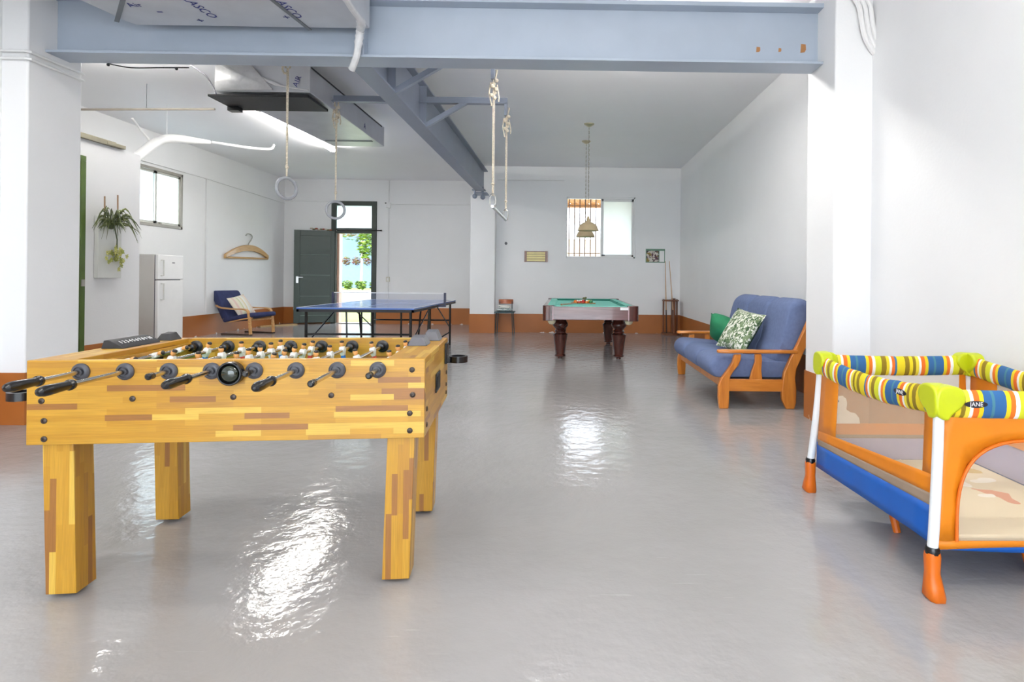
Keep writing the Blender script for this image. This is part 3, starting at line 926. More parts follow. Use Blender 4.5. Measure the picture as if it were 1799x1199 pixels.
MB().box(p.x - .02, p.x + .02, YBL - .052, YBL - .045, p.z - .03, p.z + .03).build('rocker', WHITEP, t)
t = thing('junction_box', 'white junction box at the top of the door conduit', 'box', (xq, YBL, 2.86))
MB().box(xq - .05, xq + .05, YBL - .05, YBL - .003, 2.83, 2.96).build('box', WHITEP, t, bevel=.006)
MB().box(xq - .09, xq - .05, YBL - .03, YBL - .02, 2.94, 2.96).build('cable_stub', BLACK, t)
conduit([(-1.42, YBR - .012, 3.23), (.0, YBR - .012, 3.23)], .010, 'white conduit high on the billiard bay wall left of the window')
p = aY(889, 428, YBR)
t = thing('wall_hook', 'small dark wall hook above the metal stool', 'hook', (p.x, YBR, p.z))
MB().tube([(p.x, YBR, p.z), (p.x, YBR - .05, p.z), (p.x, YBR - .05, p.z + .03)], .006, 7).build('hook', GREYP, t)
MB().lathe([(.03, 0), (.03, .006), (.012, .01)], (p.x, YBR - .001, p.z), 12, (0, -1, 0)).build('plate', GREYP, t)
# conduits round the left pillar
for k, (dz, lab) in enumerate(((0, 'white conduit wrapping the pillar beside the blue beam, upper run'), (-.055, 'white conduit wrapping the pillar beside the blue beam, lower run'))):
    pts = [(-4.26, 4.352, 2.83 + dz), (-4.08, 4.352, 2.83 + dz), (-4.058, 4.37, 2.83 + dz), (-4.058, 4.845, 2.83 + dz)]
    conduit(pts, .012, lab)
# three curved conduits on the right pillar
t = thing('conduit_bundle', 'bundle of three white conduits curving down the right pillar', 'conduit', (2.2, 4.27, 2.9))
for k in range(3):
    d = k * 9
    pts = [aY(1492 + d * 1.1, -14, 4.275), aY(1508 + d * 1.1, 8, 4.275), aY(1514 + d, 38, 4.275), aY(1520 + d, 66, 4.28), aY(1533 + d * .7, 90 - k * 4, 4.29), aY(1546 + k, 98 - k * 10, 4.32)]
    MB().tube(bez(pts, 5), .019, 10).build('conduit', PIPE, t)


# ================================================================ lamps
def fluoro(x, y, lx, ly, label, name='fluorescent_lamp', drop=0.0):
    t = thing(name, label, 'lamp', (x, y, globals()['ZC']), 0, 'fluorescent ceiling lamps')
    ZC = globals()['ZC'] - drop
    if drop:
        for s in (-1, 1):
            MB().tube([(x + s * (lx / 2 - .2), y, ZC), (x + s * (lx / 2 - .2), y, ZC + drop)], .006, 8).build('drop_rod', WHITE, t)
    MB().box(x - lx / 2, x + lx / 2, y - ly / 2, y + ly / 2, ZC - .05, ZC).build('housing', WHITE, t)
    for s in (-1, 1):
        if ly > lx:
            a, b = (x + s * .035, y - ly / 2 + .03, ZC - .075), (x + s * .035, y + ly / 2 - .03, ZC - .075)
        else:
            a, b = (x - lx / 2 + .03, y + s * .035, ZC - .075), (x + lx / 2 - .03, y + s * .035, ZC - .075)
        MB().tube([a, b], .016, 10).build('tube', TUBE, t)
    for s in (-1, 1):
        w = MB()
        if ly > lx: w.box(x - .06, x + .06, y + s * ly / 2 - .02, y + s * ly / 2 + .02, ZC - .1, ZC)
        else: w.box(x + s * lx / 2 - .02, x + s * lx / 2 + .02, y - .06, y + .06, ZC - .1, ZC)
        w.build('end_cap', WHITE, t)


fluoro(-4.22, 9.2, .06, 2.5, 'long lit fluorescent lamp on the ceiling behind the foil duct')
fluoro(-4.7, 6.0, 1.5, .06, 'added unseen fluorescent ceiling lamp beside the partition, behind the big beam')  # added lamps from here on, hidden by the beam, brighten the middle bays
fluoro(.15, 5.0, 1.1, .06, 'added unseen fluorescent lamp hung behind the big beam, beside the steel cross beam', drop=.36)
fluoro(1.22, 5.0, .9, .06, 'added unseen fluorescent lamp hung behind the big beam, beside the right wall', drop=.36)
fluoro(-2.2, 2.2, 1.5, .06, 'added unseen fluorescent ceiling lamp above the table football')  # added lamps outside the view, brighten the front of the room
fluoro(.9, 1.2, 1.5, .06, 'added unseen fluorescent ceiling lamp above the playpen')
fluoro(-.8, -1.2, 1.5, .06, 'added unseen fluorescent ceiling lamp near the added front opening')

SHADE = mat('champagne_lamp_shade', (214, 192, 154), .35, metal=.3, var=.03)
BRASS = mat('pale_brass', (206, 198, 172), .3, metal=.8)
for (u, y, zb, rot, lab) in ((1034, 8.70, 1.89, 0, 'champagne bell pendant lamp above the near half of the billiard table'), (1030, 9.80, 1.875, 0, 'champagne bell pendant lamp above the far half of the billiard table')):
    x = .365
    t = thing('pendant_lamp', lab, 'lamp', (x, y, ZC), 0, 'pair of pendant lamps over the billiard table')
    MB().lathe([(.012, -.045), (.03, -.04), (.075, -.012), (.08, 0)], (x, y, ZC), 20).build('ceiling_rose', BRASS, t)
    w = MB()
    ztop = zb + .22
    n = int((ZC - .045 - ztop) / .034)
    for k in range(n):
        zz = ZC - .045 - (k + .5) * (ZC - .045 - ztop) / n
        a = (k % 2) * PI / 2
        pts = [(x + .007 * math.cos(b) * math.cos(a), y + .007 * math.cos(b) * math.sin(a), zz + .021 * math.sin(b)) for b in [2 * PI * j / 8 for j in range(8)]]
        w.tube(pts, .0025, 5, closed=True)
    w.build('chain', mat('dark_brass', (150, 140, 120), .4, metal=.7), t)
    prof = [(.012, .22), (.02, .20), (.03, .15), (.045, .13), (.10, .105), (.135, .07), (.165, 0), (.168, -.004)]
    inner = [(r - .004, z - .003) for r, z in reversed(prof)]
    MB().lathe(prof + inner, (x, y, zb), 28, caps=False).build('shade', [SHADE], t)
    MB().ball((x, y, zb + .07), (.035, .035, .05), 12, 8).build('bulb', WHITEP, t)

# ================================================================ table football
FZ, FLn, FWd, FTH = .845, 1.36, .765, math.radians(5.2)
fo = fl(47, 634, FZ)
ft = thing('football_table', 'strip wood table football game with black handles', 'game table', (fo.x, fo.y, 0), FTH)
FMx = PM[ft.name]
FI = FMx.inverted()


def F(x, y, z): return FMx @ Vector((x, y, z))


class LB(MB):
    """builder whose shapes are given in the football table's own frame"""
    def build(self, *a, **k):
        self.v = [FMx @ p for p in self.v]
        return MB.build(self, *a, **k)


def fray(u, v, plane, val):
    """pixel to the table frame on local plane (0=x, 1=y)"""
    o = FI @ Vector((0, 0, CAMH)); d = FI.to_3x3() @ ray(u, v)
    t = (val - o[plane]) / d[plane]
    return o + d * t


zb_ = .549
LB().box(0, FLn, 0, .03, zb_, FZ).build('front_panel', WX, ft, bevel=.002)
LB().box(0, FLn, FWd - .03, FWd, zb_, FZ).build('back_panel', WX, ft, bevel=.002)
LB().box(.0005, .14, .03, FWd - .03, FZ - .022, FZ).build('end_top', WY, ft, bevel=.002)
LB().box(0, .022, .03, FWd - .03, zb_, FZ - .022).build('end_panel', WY, ft)
LB().box(FLn - .14, FLn - .0005, .03, FWd - .03, FZ - .022, FZ).build('end_top', WY, ft, bevel=.002)
ep = LB().box(FLn - .022, FLn, .03, FWd - .03, zb_, FZ - .022).build('end_panel', WY, ft)
# ball outlet in the right end
LB().box(FLn - .001, FLn + .006, .30, .43, .655, .735).build('outlet_frame', BLACK, ep, bevel=.003)
LB().box(FLn + .0055, FLn + .0075, .315, .415, .667, .723).build('outlet_hole', mat('deep_black', (12, 12, 12), .8), ep)
LB().box(.14, .16, .03, FWd - .03, .70, FZ - .022).build('inner_end_wall', WY, ft)
LB().box(FLn - .16, FLn - .14, .03, FWd - .03, .70, FZ - .022).build('inner_end_wall', WY, ft)
LB().box(.159, .162, .27, .50, .702, .79).build('goal_mouth', mat('deep_black', (12, 12, 12)), ft)
LB().box(FLn - .162, FLn - .159, .27, .50, .702, .79).build('goal_mouth', mat('deep_black', (12, 12, 12)), ft)
LB().box(.02, FLn - .02, .03, FWd - .03, .69, .702).build('playfield', mat('playfield_green', (70, 128, 62), .5), ft)
LB().box(.02, FLn - .02, .03, FWd - .03, zb_ + .01, zb_ + .022).build('bottom_board', WX, ft)
# legs lean a little inwards
for (x0, y0) in ((.035, .02), (FLn - .135, .02), (.035, FWd - .12), (FLn - .135, FWd - .12)):
    lean = .018 if x0 < .5 else -.018
    ring = lambda z, dx: [(x0 + dx, y0, z), (x0 + dx + .10, y0, z), (x0 + dx + .10, y0 + .10, z), (x0 + dx, y0 + .10, z)]
    lg = LB().sweep([ring(.014, lean), ring(zb_ + .1, 0)]).build('leg', WZ, ft, bevel=.002)
    LB().lathe([(.02, 0), (.026, .003), (.026, .014)], (x0 + lean + .05, y0 + .05, 0), 14).build('foot_glide', BLACK, lg)

BUMP = mat('rod_bearing_black', (38, 38, 42), .35)
BEARG = mat('rod_bearing_grey', (66, 66, 72), .35)
SKIN = mat('player_skin', (226, 160, 92), .5); HAIR = mat('player_hair', (34, 28, 26), .5)
SHIRT = mat('player_white_shirt', (236, 234, 230), .4); BLUE_S = mat('player_blue', (28, 120, 208), .45); RED_S = mat('player_red', (206, 60, 48), .45)
ZR = FZ - .04
rods = [((143, 652), (8, 676), 1, 3, 'b'), ((221.5, 652), (66, 684), 1, 2, 'b'), ((298.5, 650), (258, 660), 0, 3, 'r'), ((373.6, 649), (288, 672), 1, 5, 'b'),
        ((447.5, 648), (429, 655), 0, 5, 'r'), ((522, 647), (447, 676), 1, 3, 'b'), ((593.5, 646.5), (545, 668), 0, 2, 'r'), ((664, 645.5), (647, 655), 0, 3, 'r')]
xs = [fray(u, v, 1, 0).x for (u, v), *_ in rods]
xa, xb = xs[0], xs[-1]
for i, (bp_, endp, hand, npl, team) in enumerate(rods):
    x = xa + (xb - xa) * i / 7
    ye = fray(endp[0], endp[1], 0, x).y           # end of the rod in front of the table
    ye = max(-.5, min(-.03, ye))
    far = FWd + .12
    rod = LB().tube([(x, ye + (.10 if hand else .012), ZR), (x, far, ZR)], .0085, 12).build('rod', CHROME, ft)
    for yy, s in ((0, -1), (FWd - .03, -1)):
        LB().lathe([(.030, 0), (.030, .006), (.024, .012), (.019, .013), (.019, .007), (.012, .007), (.012, .016), (.0085, .016)], (x, yy, ZR), 24, (0, s, 0)).build('bearing', [BEARG if yy == 0 else BUMP], rod)
    if hand:
        pr = [(.009, 0), (.0165, .004), (.0175, .014), (.0135, .02), (.0145, .05), (.0165, .085), (.0165, .11), (.0125, .126), (.004, .132)]
        LB().lathe(pr, (x, ye + .132, ZR), 20, (0, -1, 0)).build('handle', BLACK, rod)
    else:
        LB().lathe([(.009, 0), (.0115, .004), (.0115, .028), (.006, .034)], (x, ye + .034, ZR), 16, (0, -1, 0)).build('end_cap', BLACK, rod)
    # rubber bumpers inside
    for yy in (.055, FWd - .085):
        LB().lathe([(.009, 0), (.017, .002), (.017, .022), (.009, .024)], (x, yy, ZR), 14, (0, 1, 0)).build('bumper', BLACK, rod)
    rnd = random.Random(i * 5 + 2)
    tilt = rnd.choice([-.25, .1, .3, -.1]) if i else 1.2
    shift = rnd.uniform(-.02, .03)
    for k in range(npl):
        y = .11 + (k + .5) * (FWd - .23) / npl + shift
        q = MB()
        q.mat(0).sweep([[(.011 * a * s, b * .016, z) for a, b in ((-1, -1), (1, -1), (1, 1), (-1, 1))] for z, s in ((-.028, .8), (-.012, 1.1), (.012, 1.25), (.022, 1.0))])
        q.lathe([(.014, -.021), (.0145, 0), (.014, .021)], (0, 0, 0), 12, (0, 1, 0))
        q.mat(1).ball((0, 0, .037), (.0125, .0125, .0155), 10, 7)
        q.mat(2).ball((.0025, 0, .0475), (.0122, .0128, .0085), 10, 6)
        q.mat(3).sweep([[(.0105 * a * s, b * .0145, z) for a, b in ((-1, -1), (1, -1), (1, 1), (-1, 1))] for z, s in ((-.052, .75), (-.028, .9))])
        q.mat(1).sweep([[(.0085 * a, b * .011, z) for a, b in ((-1, -1), (1, -1), (1, 1), (-1, 1))] for z in (-.064, -.052)])
        q.mat(2).box(-.010, .014, -.012, .012, -.078, -.064)
        R = Matrix.Rotation(tilt + rnd.uniform(-.04, .04), 4, 'Y') @ Matrix.Scale(.84, 4)
        o = LB(); o.v = [Matrix.Translation((x, y, ZR)) @ R @ p for p in q.v]; o.f = q.f; o.m = q.m
        o.build('player', [SHIRT, SKIN, HAIR, BLUE_S if team == 'b' else RED_S], rod, bevel=.0015, segs=1)
# ball serve cup on the front
c = fray(410, 655, 1, 0)
cup = LB().lathe([(.030, 0), (.042, .004), (.043, .03), (.040, .034), (.036, .034), (.034, .028), (.02, .008), (.003, .006)], (c.x, 0, c.z), 32, (0, -1, 0)).build('serve_cup', BLACK, ft)
LB().lathe([(.030, .029), (.027, .034), (.018, .039), (.0, .041)], (c.x, 0, c.z), 24, (0, -1, 0), caps=False).build('cup_dome', mat('dark_gloss_dome', (38, 44, 32), .06, coat=.6), cup)  # greenish tint is a reflection put into the dome's colour
BOLT = mat('dark_bolt', (70, 60, 54), .4, metal=.5)
for (u, v) in ((73, 705), (77.5, 740), (77.5, 772), (233, 701), (410, 698), (582, 695), (724, 650), (725, 694), (720, 726.5), (720, 757)):
    p = fray(u, v, 1, 0)
    LB().lathe([(.0105, 0), (.0105, .002), (.008, .004), (.004, .0045), (.003, .002)], (p.x, 0, p.z), 14, (0, -1, 0)).build('bolt', BOLT, ft)
for (yy, zz) in ((.055, .645), (.055, .585), (.70, .62), (.70, .68), (.70, .58)):
    LB().lathe([(.0105, 0), (.0105, .002), (.008, .004), (.003, .002)], (FLn, yy, zz), 14, (1, 0, 0)).build('bolt', BOLT, ft)
# score counters on the ends
sc = LB(); sc.prism([(.02, FZ), (.105, FZ), (.095, FZ + .012), (.05, FZ + .034), (.03, FZ + .034)], 'y', .33, .58)
sc = sc.build('score_counter', BLACKM, ft, bevel=.002)
M = FMx @ Matrix.Translation((.078, .455, FZ + .0235)) @ Matrix.Rotation(PI / 2, 4, 'Z') @ Matrix.Rotation(.5, 4, 'X')
MB().text('1 2 3 4 5 6 7 8 9 10', .026, M, extrude=.0006).build('score_numbers', WHITEP, sc)


def wedge(x0, x1, y0, y1, h):
    return LB().sweep([[(x0, y0, FZ), (x1, y0, FZ), (x1, y1, FZ), (x0, y1, FZ)], [(x0 + .012, y0 + .02, FZ + h), (x1 - .02, y0 + .02, FZ + h), (x1 - .02, y1 - .01, FZ + h * 1.15), (x0 + .012, y1 - .01, FZ + h * 1.15)]])


wedge(.05, .12, FWd - .13, FWd - .045, .03).build('counter_end', BLACKM, ft, bevel=.003)
wedge(FLn - .135, FLn - .05, .40, .52, .035).build('score_counter', GREYP, ft, bevel=.003)
wedge(FLn - .10, FLn - .02, FWd - .16, FWd - .05, .042).build('counter_end', GREYP, ft, bevel=.003)
# cup holders on both ends
for s in (0, 1):
    q = LB()
    x0 = FLn if s else 0; sg = 1 if s else -1
    yc = FWd - .10 if s else .10
    zz = .73 if s else .685
    rc = .062 if s else .088
    q.box(min(x0, x0 + sg * .012), max(x0, x0 + sg * .012), yc - .04, yc + .04, zz, zz + .10)
    bk = q.build('cup_bracket', BLACK, ft, bevel=.003)
    q = LB(); q.lathe([(.034, 0), (.046, 0), (.046, .03), (.034, .03), (.034, 0)], (x0 + sg * rc, yc, zz + .005), 24, caps=False)
    q.build('cup_ring', BLACK, bk)
    q = LB(); q.box(min(x0 + sg * .01, x0 + sg * (rc - .036)), max(x0 + sg * .01, x0 + sg * (rc - .036)), yc - .03, yc + .03, zz + .005, zz + .033); q.build('bracket_arm', BLACK, bk)

# ================================================================ billiard table
PTX, PY_0, PY_1, PTW, PTZ = .365, 7.58, 10.5, 1.285, .785
pt = thing('billiard_table', 'dark mahogany billiard table with turquoise cloth', 'billiard table', (PTX, (PY_0 + PY_1) / 2, 0))
MAH = grainwood('mahogany', (58, 24, 18), (86, 40, 30), axis=2, rough=.22, coat=.4)
MAHX = grainwood('mahogany_rail', (92, 62, 62), (122, 90, 90), axis=0, rough=.16, s=4, coat=.6)
CLOTH = mat('turquoise_cloth', (136, 220, 204), .9, var=.03)
CUSH_SHADE = mat('shaded_cushion_cloth', (40, 134, 116), .85, var=.03)  # same cloth as the playing surface, with shade put into its colour
CREAM = mat('cream_net', (216, 208, 176), .8)
x0, x1 = PTX - PTW / 2, PTX + PTW / 2
ya, yb = PY_0, PY_1
rw = .125
MB().box(x0 + .05, x1 - .05, ya + .05, yb - .05, .598, .745).build('body', MAH, pt)
MB().box(x0 + rw, x1 - rw, ya + rw, yb - rw, .74, .752).build('playing_cloth', CLOTH, pt)
ck = .13
for (a, b, c, d) in ((x0 + ck, x1 - ck, ya, ya + rw * .55), (x0 + ck, x1 - ck, yb - rw * .55, yb)):
    MB().box(a, b, c, d, .60, PTZ - .008).build('end_rail', MAHX, pt, bevel=.006)
for (a, b) in ((x0, x0 + rw * .55), (x1 - rw * .55, x1)):
    MB().box(a, b, ya + ck, yb - ck, .60, PTZ - .008).build('side_rail', MAH, pt, bevel=.006)
# cloth covered cushions; far and right ones take the shaded copy of the cloth
for (a, b, c, d) in ((x0 + ck + .02, x1 - ck - .02, ya + rw * .5, ya + rw + .03), (x0 + ck + .02, x1 - ck - .02, yb - rw - .03, yb - rw * .5)):
    q = MB(); yy0, yy1 = (c, d)
    if c < 9: q.prism([(yy0, .752), (yy0, PTZ), (yy1, PTZ - .004), (yy1 - .02, .752)], 'x', a, b)
    else: q.prism([(yy1, .752), (yy1, PTZ), (yy0, PTZ - .004), (yy0 + .02, .752)], 'x', a, b)
    q.build('cushion', [CLOTH if c < 9 else CUSH_SHADE], pt)
for sgn in (-1, 1):
    for (c, d) in ((ya + ck + .02, (ya + yb) / 2 - .06), ((ya + yb) / 2 + .06, yb - ck - .02)):
        xo = x0 + rw * .5 if sgn < 0 else x1 - rw * .5; xi = x0 + rw + .03 if sgn < 0 else x1 - rw - .03
        q = MB(); q.prism([(xo, .752), (xo, PTZ), (xi, PTZ - .004), (xi - (-.02 if sgn < 0 else .02), .752)], 'y', c, d)
        q.build('cushion', CLOTH if sgn < 0 else CUSH_SHADE, pt)
        MB().box(min(xo, xi), max(xo, xi) - .0, c, d, PTZ - .001, PTZ + .001).build('cushion_top', CLOTH, pt)
MB().box(x0 + ck + .02, x1 - ck - .02, yb - rw - .025, yb - rw * .5, PTZ - .001, PTZ + .001).build('cushion_top', CLOTH, pt)
# corner blocks, pockets
for sx in (-1, 1):
    for sy in (-1, 1):
        cx, cy = (x0 if sx < 0 else x1), (ya if sy < 0 else yb)
        pts = []
        for k in range(7):
            a = PI / 2 * k / 6
            pts.append((cx - sx * (.05 - .05 * math.sin(a)), cy - sy * (.05 - .05 * math.cos(a))))
        poly = [(cx - sx * .135, cy)] + pts + [(cx, cy - sy * .135), (cx - sx * .075, cy - sy * .135), (cx - sx * .135, cy - sy * .075)]
        MB().prism(poly, 'z', .585, PTZ + .004).build('corner_block', MAH, pt, bevel=.005)
        MB().lathe([(.058, 0), (.058, .004), (.05, .005)], (cx - sx * .115, cy - sy * .115, PTZ - .002), 18).build('pocket_rim', BLACKM, pt)
        MB().lathe([(.055, .0), (.05, -.03), (.03, -.052), (.0, -.058)], (cx - sx * .12, cy - sy * .12, .585), 16).build('pocket_net', CREAM, pt)
        if sy < 0:
            MB().box(cx - sx * .137 - .006, cx - sx * .137 + .006, cy - .008, cy + .02, .59, PTZ).build('corner_strip', mat('pink_grey_strip', (188, 160, 166), .3), pt)
MB().box(x1 - .25, x1 - .14, ya - .004, ya + .004, .735, .772).build('maker_plate', WHITEP, pt)
for sx, lx in ((-1, -.042), (1, .80)):
    for ly in (8.2, 10.1):
        prof = [(.035, 0), (.035, .018), (.05, .022), (.078, .035), (.08, .05), (.068, .062), (.084, .2), (.104, .335), (.107, .35), (.088, .362), (.074, .375), (.076, .39), (.086, .398), (.074, .408), (.064, .42), (.088, .445), (.11, .475), (.112, .495), (.098, .525), (.085, .545), (.085, .60)]
        MB().lathe(prof, (lx, ly, 0), 24).build('leg', MAH, pt)

# balls in a triangle, cue on the cloth
bc = aY(1027, 531, 9.15)
br_ = .0305
cols = [(236, 200, 40), (40, 60, 150), (210, 50, 40), (90, 50, 120), (230, 120, 40), (40, 130, 80), (140, 40, 44), (24, 24, 26), (236, 200, 40), (40, 60, 150), (210, 50, 40), (90, 50, 120), (230, 120, 40), (40, 130, 80), (140, 40, 44)]
names_ = ['yellow', 'blue', 'red', 'purple', 'orange', 'green', 'maroon', 'black', 'yellow striped', 'blue striped', 'red striped', 'purple striped', 'orange striped', 'green striped', 'maroon striped']
order = [4, 10, 2, 12, 5, 8, 13, 7, 0, 1, 3, 9, 6, 14, 11]
n = 0
CREAMB = mat('ball_ivory', (240, 236, 222), .12, coat=.5)
bx, by = .31, 9.0
for row in range(5):
    for k in range(5 - row):
        idx = order[n]; n += 1
        x = bx + (k - (4 - row) / 2) * br_ * 2.04; y = by + row * br_ * 1.77
        cm = mat('ball_' + str(idx % 8), cols[idx], .12, var=.02, coat=.5)
        w = MB()
        if idx < 8: w.mat(0).ball((x, y, .752 + br_), br_, 16, 10)
        else:
            w.mat(1).ball((x, y, .752 + br_), br_, 16, 10)
            for j in range(16 * 0, 0): pass
            w.mat(0).lathe([(br_ * math.cos(a) + .0003, br_ * math.sin(a)) for a in (-.5, -.25, 0, .25, .5)], (x, y, .752 + br_), 16, caps=False)
        tag(w.build('billiard_ball', [cm, CREAMB], smooth=60), names_[idx] + ' ball racked on the turquoise billiard cloth', 'ball', 'racked billiard balls')
q = MB(); tri = [(bx - .185, by - .045), (bx + .185, by - .045), (bx, by + .29)]
q.tube([(a, b, .765) for a, b in tri], .011, 8, closed=True)
tag(q.build('ball_rack', mat('rack_wood', (176, 128, 74), .4)), 'wooden triangle rack round the billiard balls', 'rack')
q = MB(); q.ball((bx + .02, by + .10, .752 + br_ * 2 + .022), (.03, .05, .022), 10, 7); q.ball((bx + .045, by + .14, .752 + br_ * 2 + .03), (.018, .03, .018), 8, 6)
tag(q.build('table_brush', mat('olive_brush', (120, 122, 84), .8)), 'small olive brush lying on the racked balls', 'brush')
a, b = fl(984, 536, .765), fl(1012, 528.6, .765)
tag(MB().tube([(-.03, 7.78, .792), (.20, 8.9, .768)], [.013, .006], 10).build('cue_stick', grainwood('cue_wood', (150, 104, 62), (188, 142, 92), axis=1)), 'pool cue lying across the turquoise billiard cloth', 'cue')

# ================================================================ table tennis table
TX0, TX1, TY0, TY1, TZ = -3.31, -1.86, 7.1, 9.84, .76
tt = thing('table_tennis_table', 'blue table tennis table with net on black steel legs', 'table', ((TX0 + TX1) / 2, (TY0 + TY1) / 2, 0))
TBL = mat('blue_table_top', (78, 112, 182), .14, var=.03)
TM = (TY0 + TY1) / 2
for (a, b) in ((TY0, TM - .004), (TM + .004, TY1)):
    tp = MB().box(TX0, TX1, a, b, TZ - .02, TZ).build('table_top', TBL, tt)
    w = MB(); t_ = .0012
    for (c, d, e, f_) in ((TX0, TX0 + .02, a, b), (TX1 - .02, TX1, a, b), ((TX0 + TX1) / 2 - .002, (TX0 + TX1) / 2 + .002, a, b)): w.box(c, d, e, f_, TZ, TZ + t_)
    ey = a if a == TY0 else b - .02
    w.box(TX0 + .02, TX1 - .02, ey, ey + .02, TZ, TZ + t_)
    w.build('white_line', WHITEP, tp)
    w = MB()
    for (c, d, e, f_) in ((TX0, TX0 + .03, a, b), (TX1 - .03, TX1, a, b), (TX0, TX1, a, a + .03), (TX0, TX1, b - .03, b)): w.box(c, d, e, f_, TZ - .055, TZ - .02)
    w.build('apron_frame', BLACKM, tt)
    out = a == TY0
    yo = TY0 + .12 if out else TY1 - .12; yi = TM - .25 if out else TM + .25; sg = 1 if out else -1
    for xx in (TX0 + .07, TX1 - .07):
        MB().tube([(xx, yo, TZ - .05), (xx, yo, .0)], .018, 10).build('leg', BLACK, tt)
        MB().tube([(xx + (.12 if xx < -2.5 else -.12), yi, TZ - .05), (xx + (.16 if xx < -2.5 else -.16), yi - sg * .05, .03)], .013, 8).build('leg', BLACK, tt)
        MB().tube([(xx, yo, .22), (xx + (.18 if xx < -2.5 else -.18), yo + sg * .42, .10)], .011, 8).build('leg_brace', BLACK, tt)
        MB().tube([(xx, yo + sg * .02, .30), (xx, yi, TZ - .06)], .009, 8).build('leg_brace', BLACK, tt)
    MB().tube([(TX0 + .07, yo, .42), (TX1 - .07, yo, .42)], .013, 8).build('cross_bar', BLACK, tt)
for xx in (TX0 + .35, TX0 + .52, TX1 - .52, TX1 - .10):
    MB().tube([(xx, TM - .08, TZ - .05), (xx, TM - .08, .05)], .014, 8).build('leg', BLACK, tt)
MB().tube([(TX0 + .35, TM - .08, .06), (TX1 - .10, TM - .08, .06)], .013, 8).build('cross_bar', BLACK, tt)
for xx in (TX0 + .35, TX1 - .10):
    MB().lathe([(.04, -.012), (.045, 0), (.04, .012)], (xx, TM - .08, .045), 16, (1, 0, 0)).build('caster', BLACK, tt)
for xx, sg in ((TX0 - .10, 1), (TX1 + .10, -1)):
    w = MB(); w.box(xx - .016, xx + .016, TM - .016, TM + .016, TZ - .05, TZ + .16); w.box(min(xx, xx + sg * .14), max(xx, xx + sg * .14), TM - .012, TM + .012, TZ - .05, TZ - .025)
    w.build('net_post', mat('navy_plastic', (44, 48, 74), .4), tt, bevel=.004)
nt = MB().box(TX0 - .09, TX1 + .09, TM - .001, TM + .001, TZ + .005, TZ + .15).build('net', seethrough('net_weave', (150, 156, 180), .14), tt)
MB().box(TX0 - .09, TX1 + .09, TM - .003, TM + .003, TZ + .145, TZ + .158).build('net_tape', WHITEP, nt)

# ================================================================ sofa
SY0, SY1 = 5.0, 6.98
sf = thing('sofa', 'three seat sofa with blue upholstery and honey coloured wooden frame', 'sofa', (1.9, (SY0 + SY1) / 2, 0))
HON = grainwood('honey_wood', (184, 104, 30), (214, 136, 52), axis=2, rough=.28, s=5, coat=.35)
HONX = grainwood('honey_wood_rail', (184, 104, 30), (214, 136, 52), axis=0, rough=.28, s=5, coat=.35)
BLU = mat('blue_upholstery', (98, 112, 148), .95, var=.07, scale=30, bump=.15, bscale=250)


def side_poly(pts):  # crop pixels (x5, origin 1160,490) on the plane of the near side frame
    out = []
    for (cx, cy) in pts:
        p = aY(1160 + cx / 5, 490 + cy / 5, 5.08)
        out.append((p.x, max(p.z, 0)))
    return out


PL = side_poly([(515, 1146), (505, 1050), (506, 950), (518, 900), (548, 850), (590, 795), (630, 730), (648, 665), (708, 662), (704, 710), (682, 760), (645, 805), (615, 852), (603, 905), (602, 1050), (596, 1146)])
PMID = side_poly([(828, 660), (886, 660), (892, 720), (886, 800), (894, 890), (778, 890), (804, 800), (830, 730)])
PRAIL = side_poly([(596, 880), (1080, 886), (1080, 992), (596, 986)])
PBK = side_poly([(1100, 1148), (1064, 1060), (1060, 1000), (1072, 880), (1082, 820), (1130, 710), (1165, 640), (1205, 560), (1255, 450), (1330, 270), (1385, 215), (1420, 250), (1370, 370), (1300, 540), (1235, 690), (1190, 790), (1180, 870), (1190, 980), (1188, 1090), (1172, 1148)])
for k, y in enumerate((SY0 + .06, SY1 - .10)):
    t_ = .045
    MB().prism(PL, 'y', y, y + t_).build('front_leg', HON, sf, bevel=.008)
    MB().prism(PMID, 'y', y + .008, y + t_ - .008).build('arm_post', HON, sf, bevel=.006)
    MB().prism(PRAIL, 'y', y + .006, y + t_ - .006).build('side_rail', HONX, sf, bevel=.005)
    MB().prism(PBK, 'y', y, y + t_).build('back_leg', HON, sf, bevel=.008)
    za = .498
    arm = [(1.385, y - .005), (1.375, y + .02), (1.385, y + .05), (1.42, y + .072), (1.60, y + .066), (2.10, y + .058), (2.10, y - .012), (1.60, y - .02), (1.42, y - .026)]
    MB().prism(arm, 'z', za, za + .03).build('armrest', HONX, sf, bevel=.01)
MB().box(1.43, 1.475, SY0 + .1, SY1 - .1, .18, .27).build('front_rail', HON, sf, bevel=.006)
MB().box(2.05, 2.09, SY0 + .1, SY1 - .1, .18, .27).build('back_rail', HON, sf, bevel=.006)
MB().box(1.45, 2.07, SY0 + .1, SY1 - .1, .235, .262).build('seat_base', mat('dark_webbing', (60, 56, 60), .9), sf)


def soft(profile, y0, y1, e=.05, n=5, amt=.10):
    """upholstered section: profile (x,z) swept along y, rounded at both ends"""
    cx = sum(p[0] for p in profile) / len(profile); cz = sum(p[1] for p in profile) / len(profile)
    rings = []
    for side in (0, 1):
        for k in range(n + 1):
            a = PI / 2 * (k / n if side == 0 else 1 - k / n)
            ins = 1 - math.sin(a); s = 1 - amt * ins
            y = y0 + e * (1 - math.cos(a)) if side == 0 else y1 - e * (1 - math.cos(a))
            rings.append([(cx + (p[0] - cx) * s, y, cz + (p[1] - cz) * (1 - amt * 1.6 * ins)) for p in profile])
    return MB().sweep(rings)


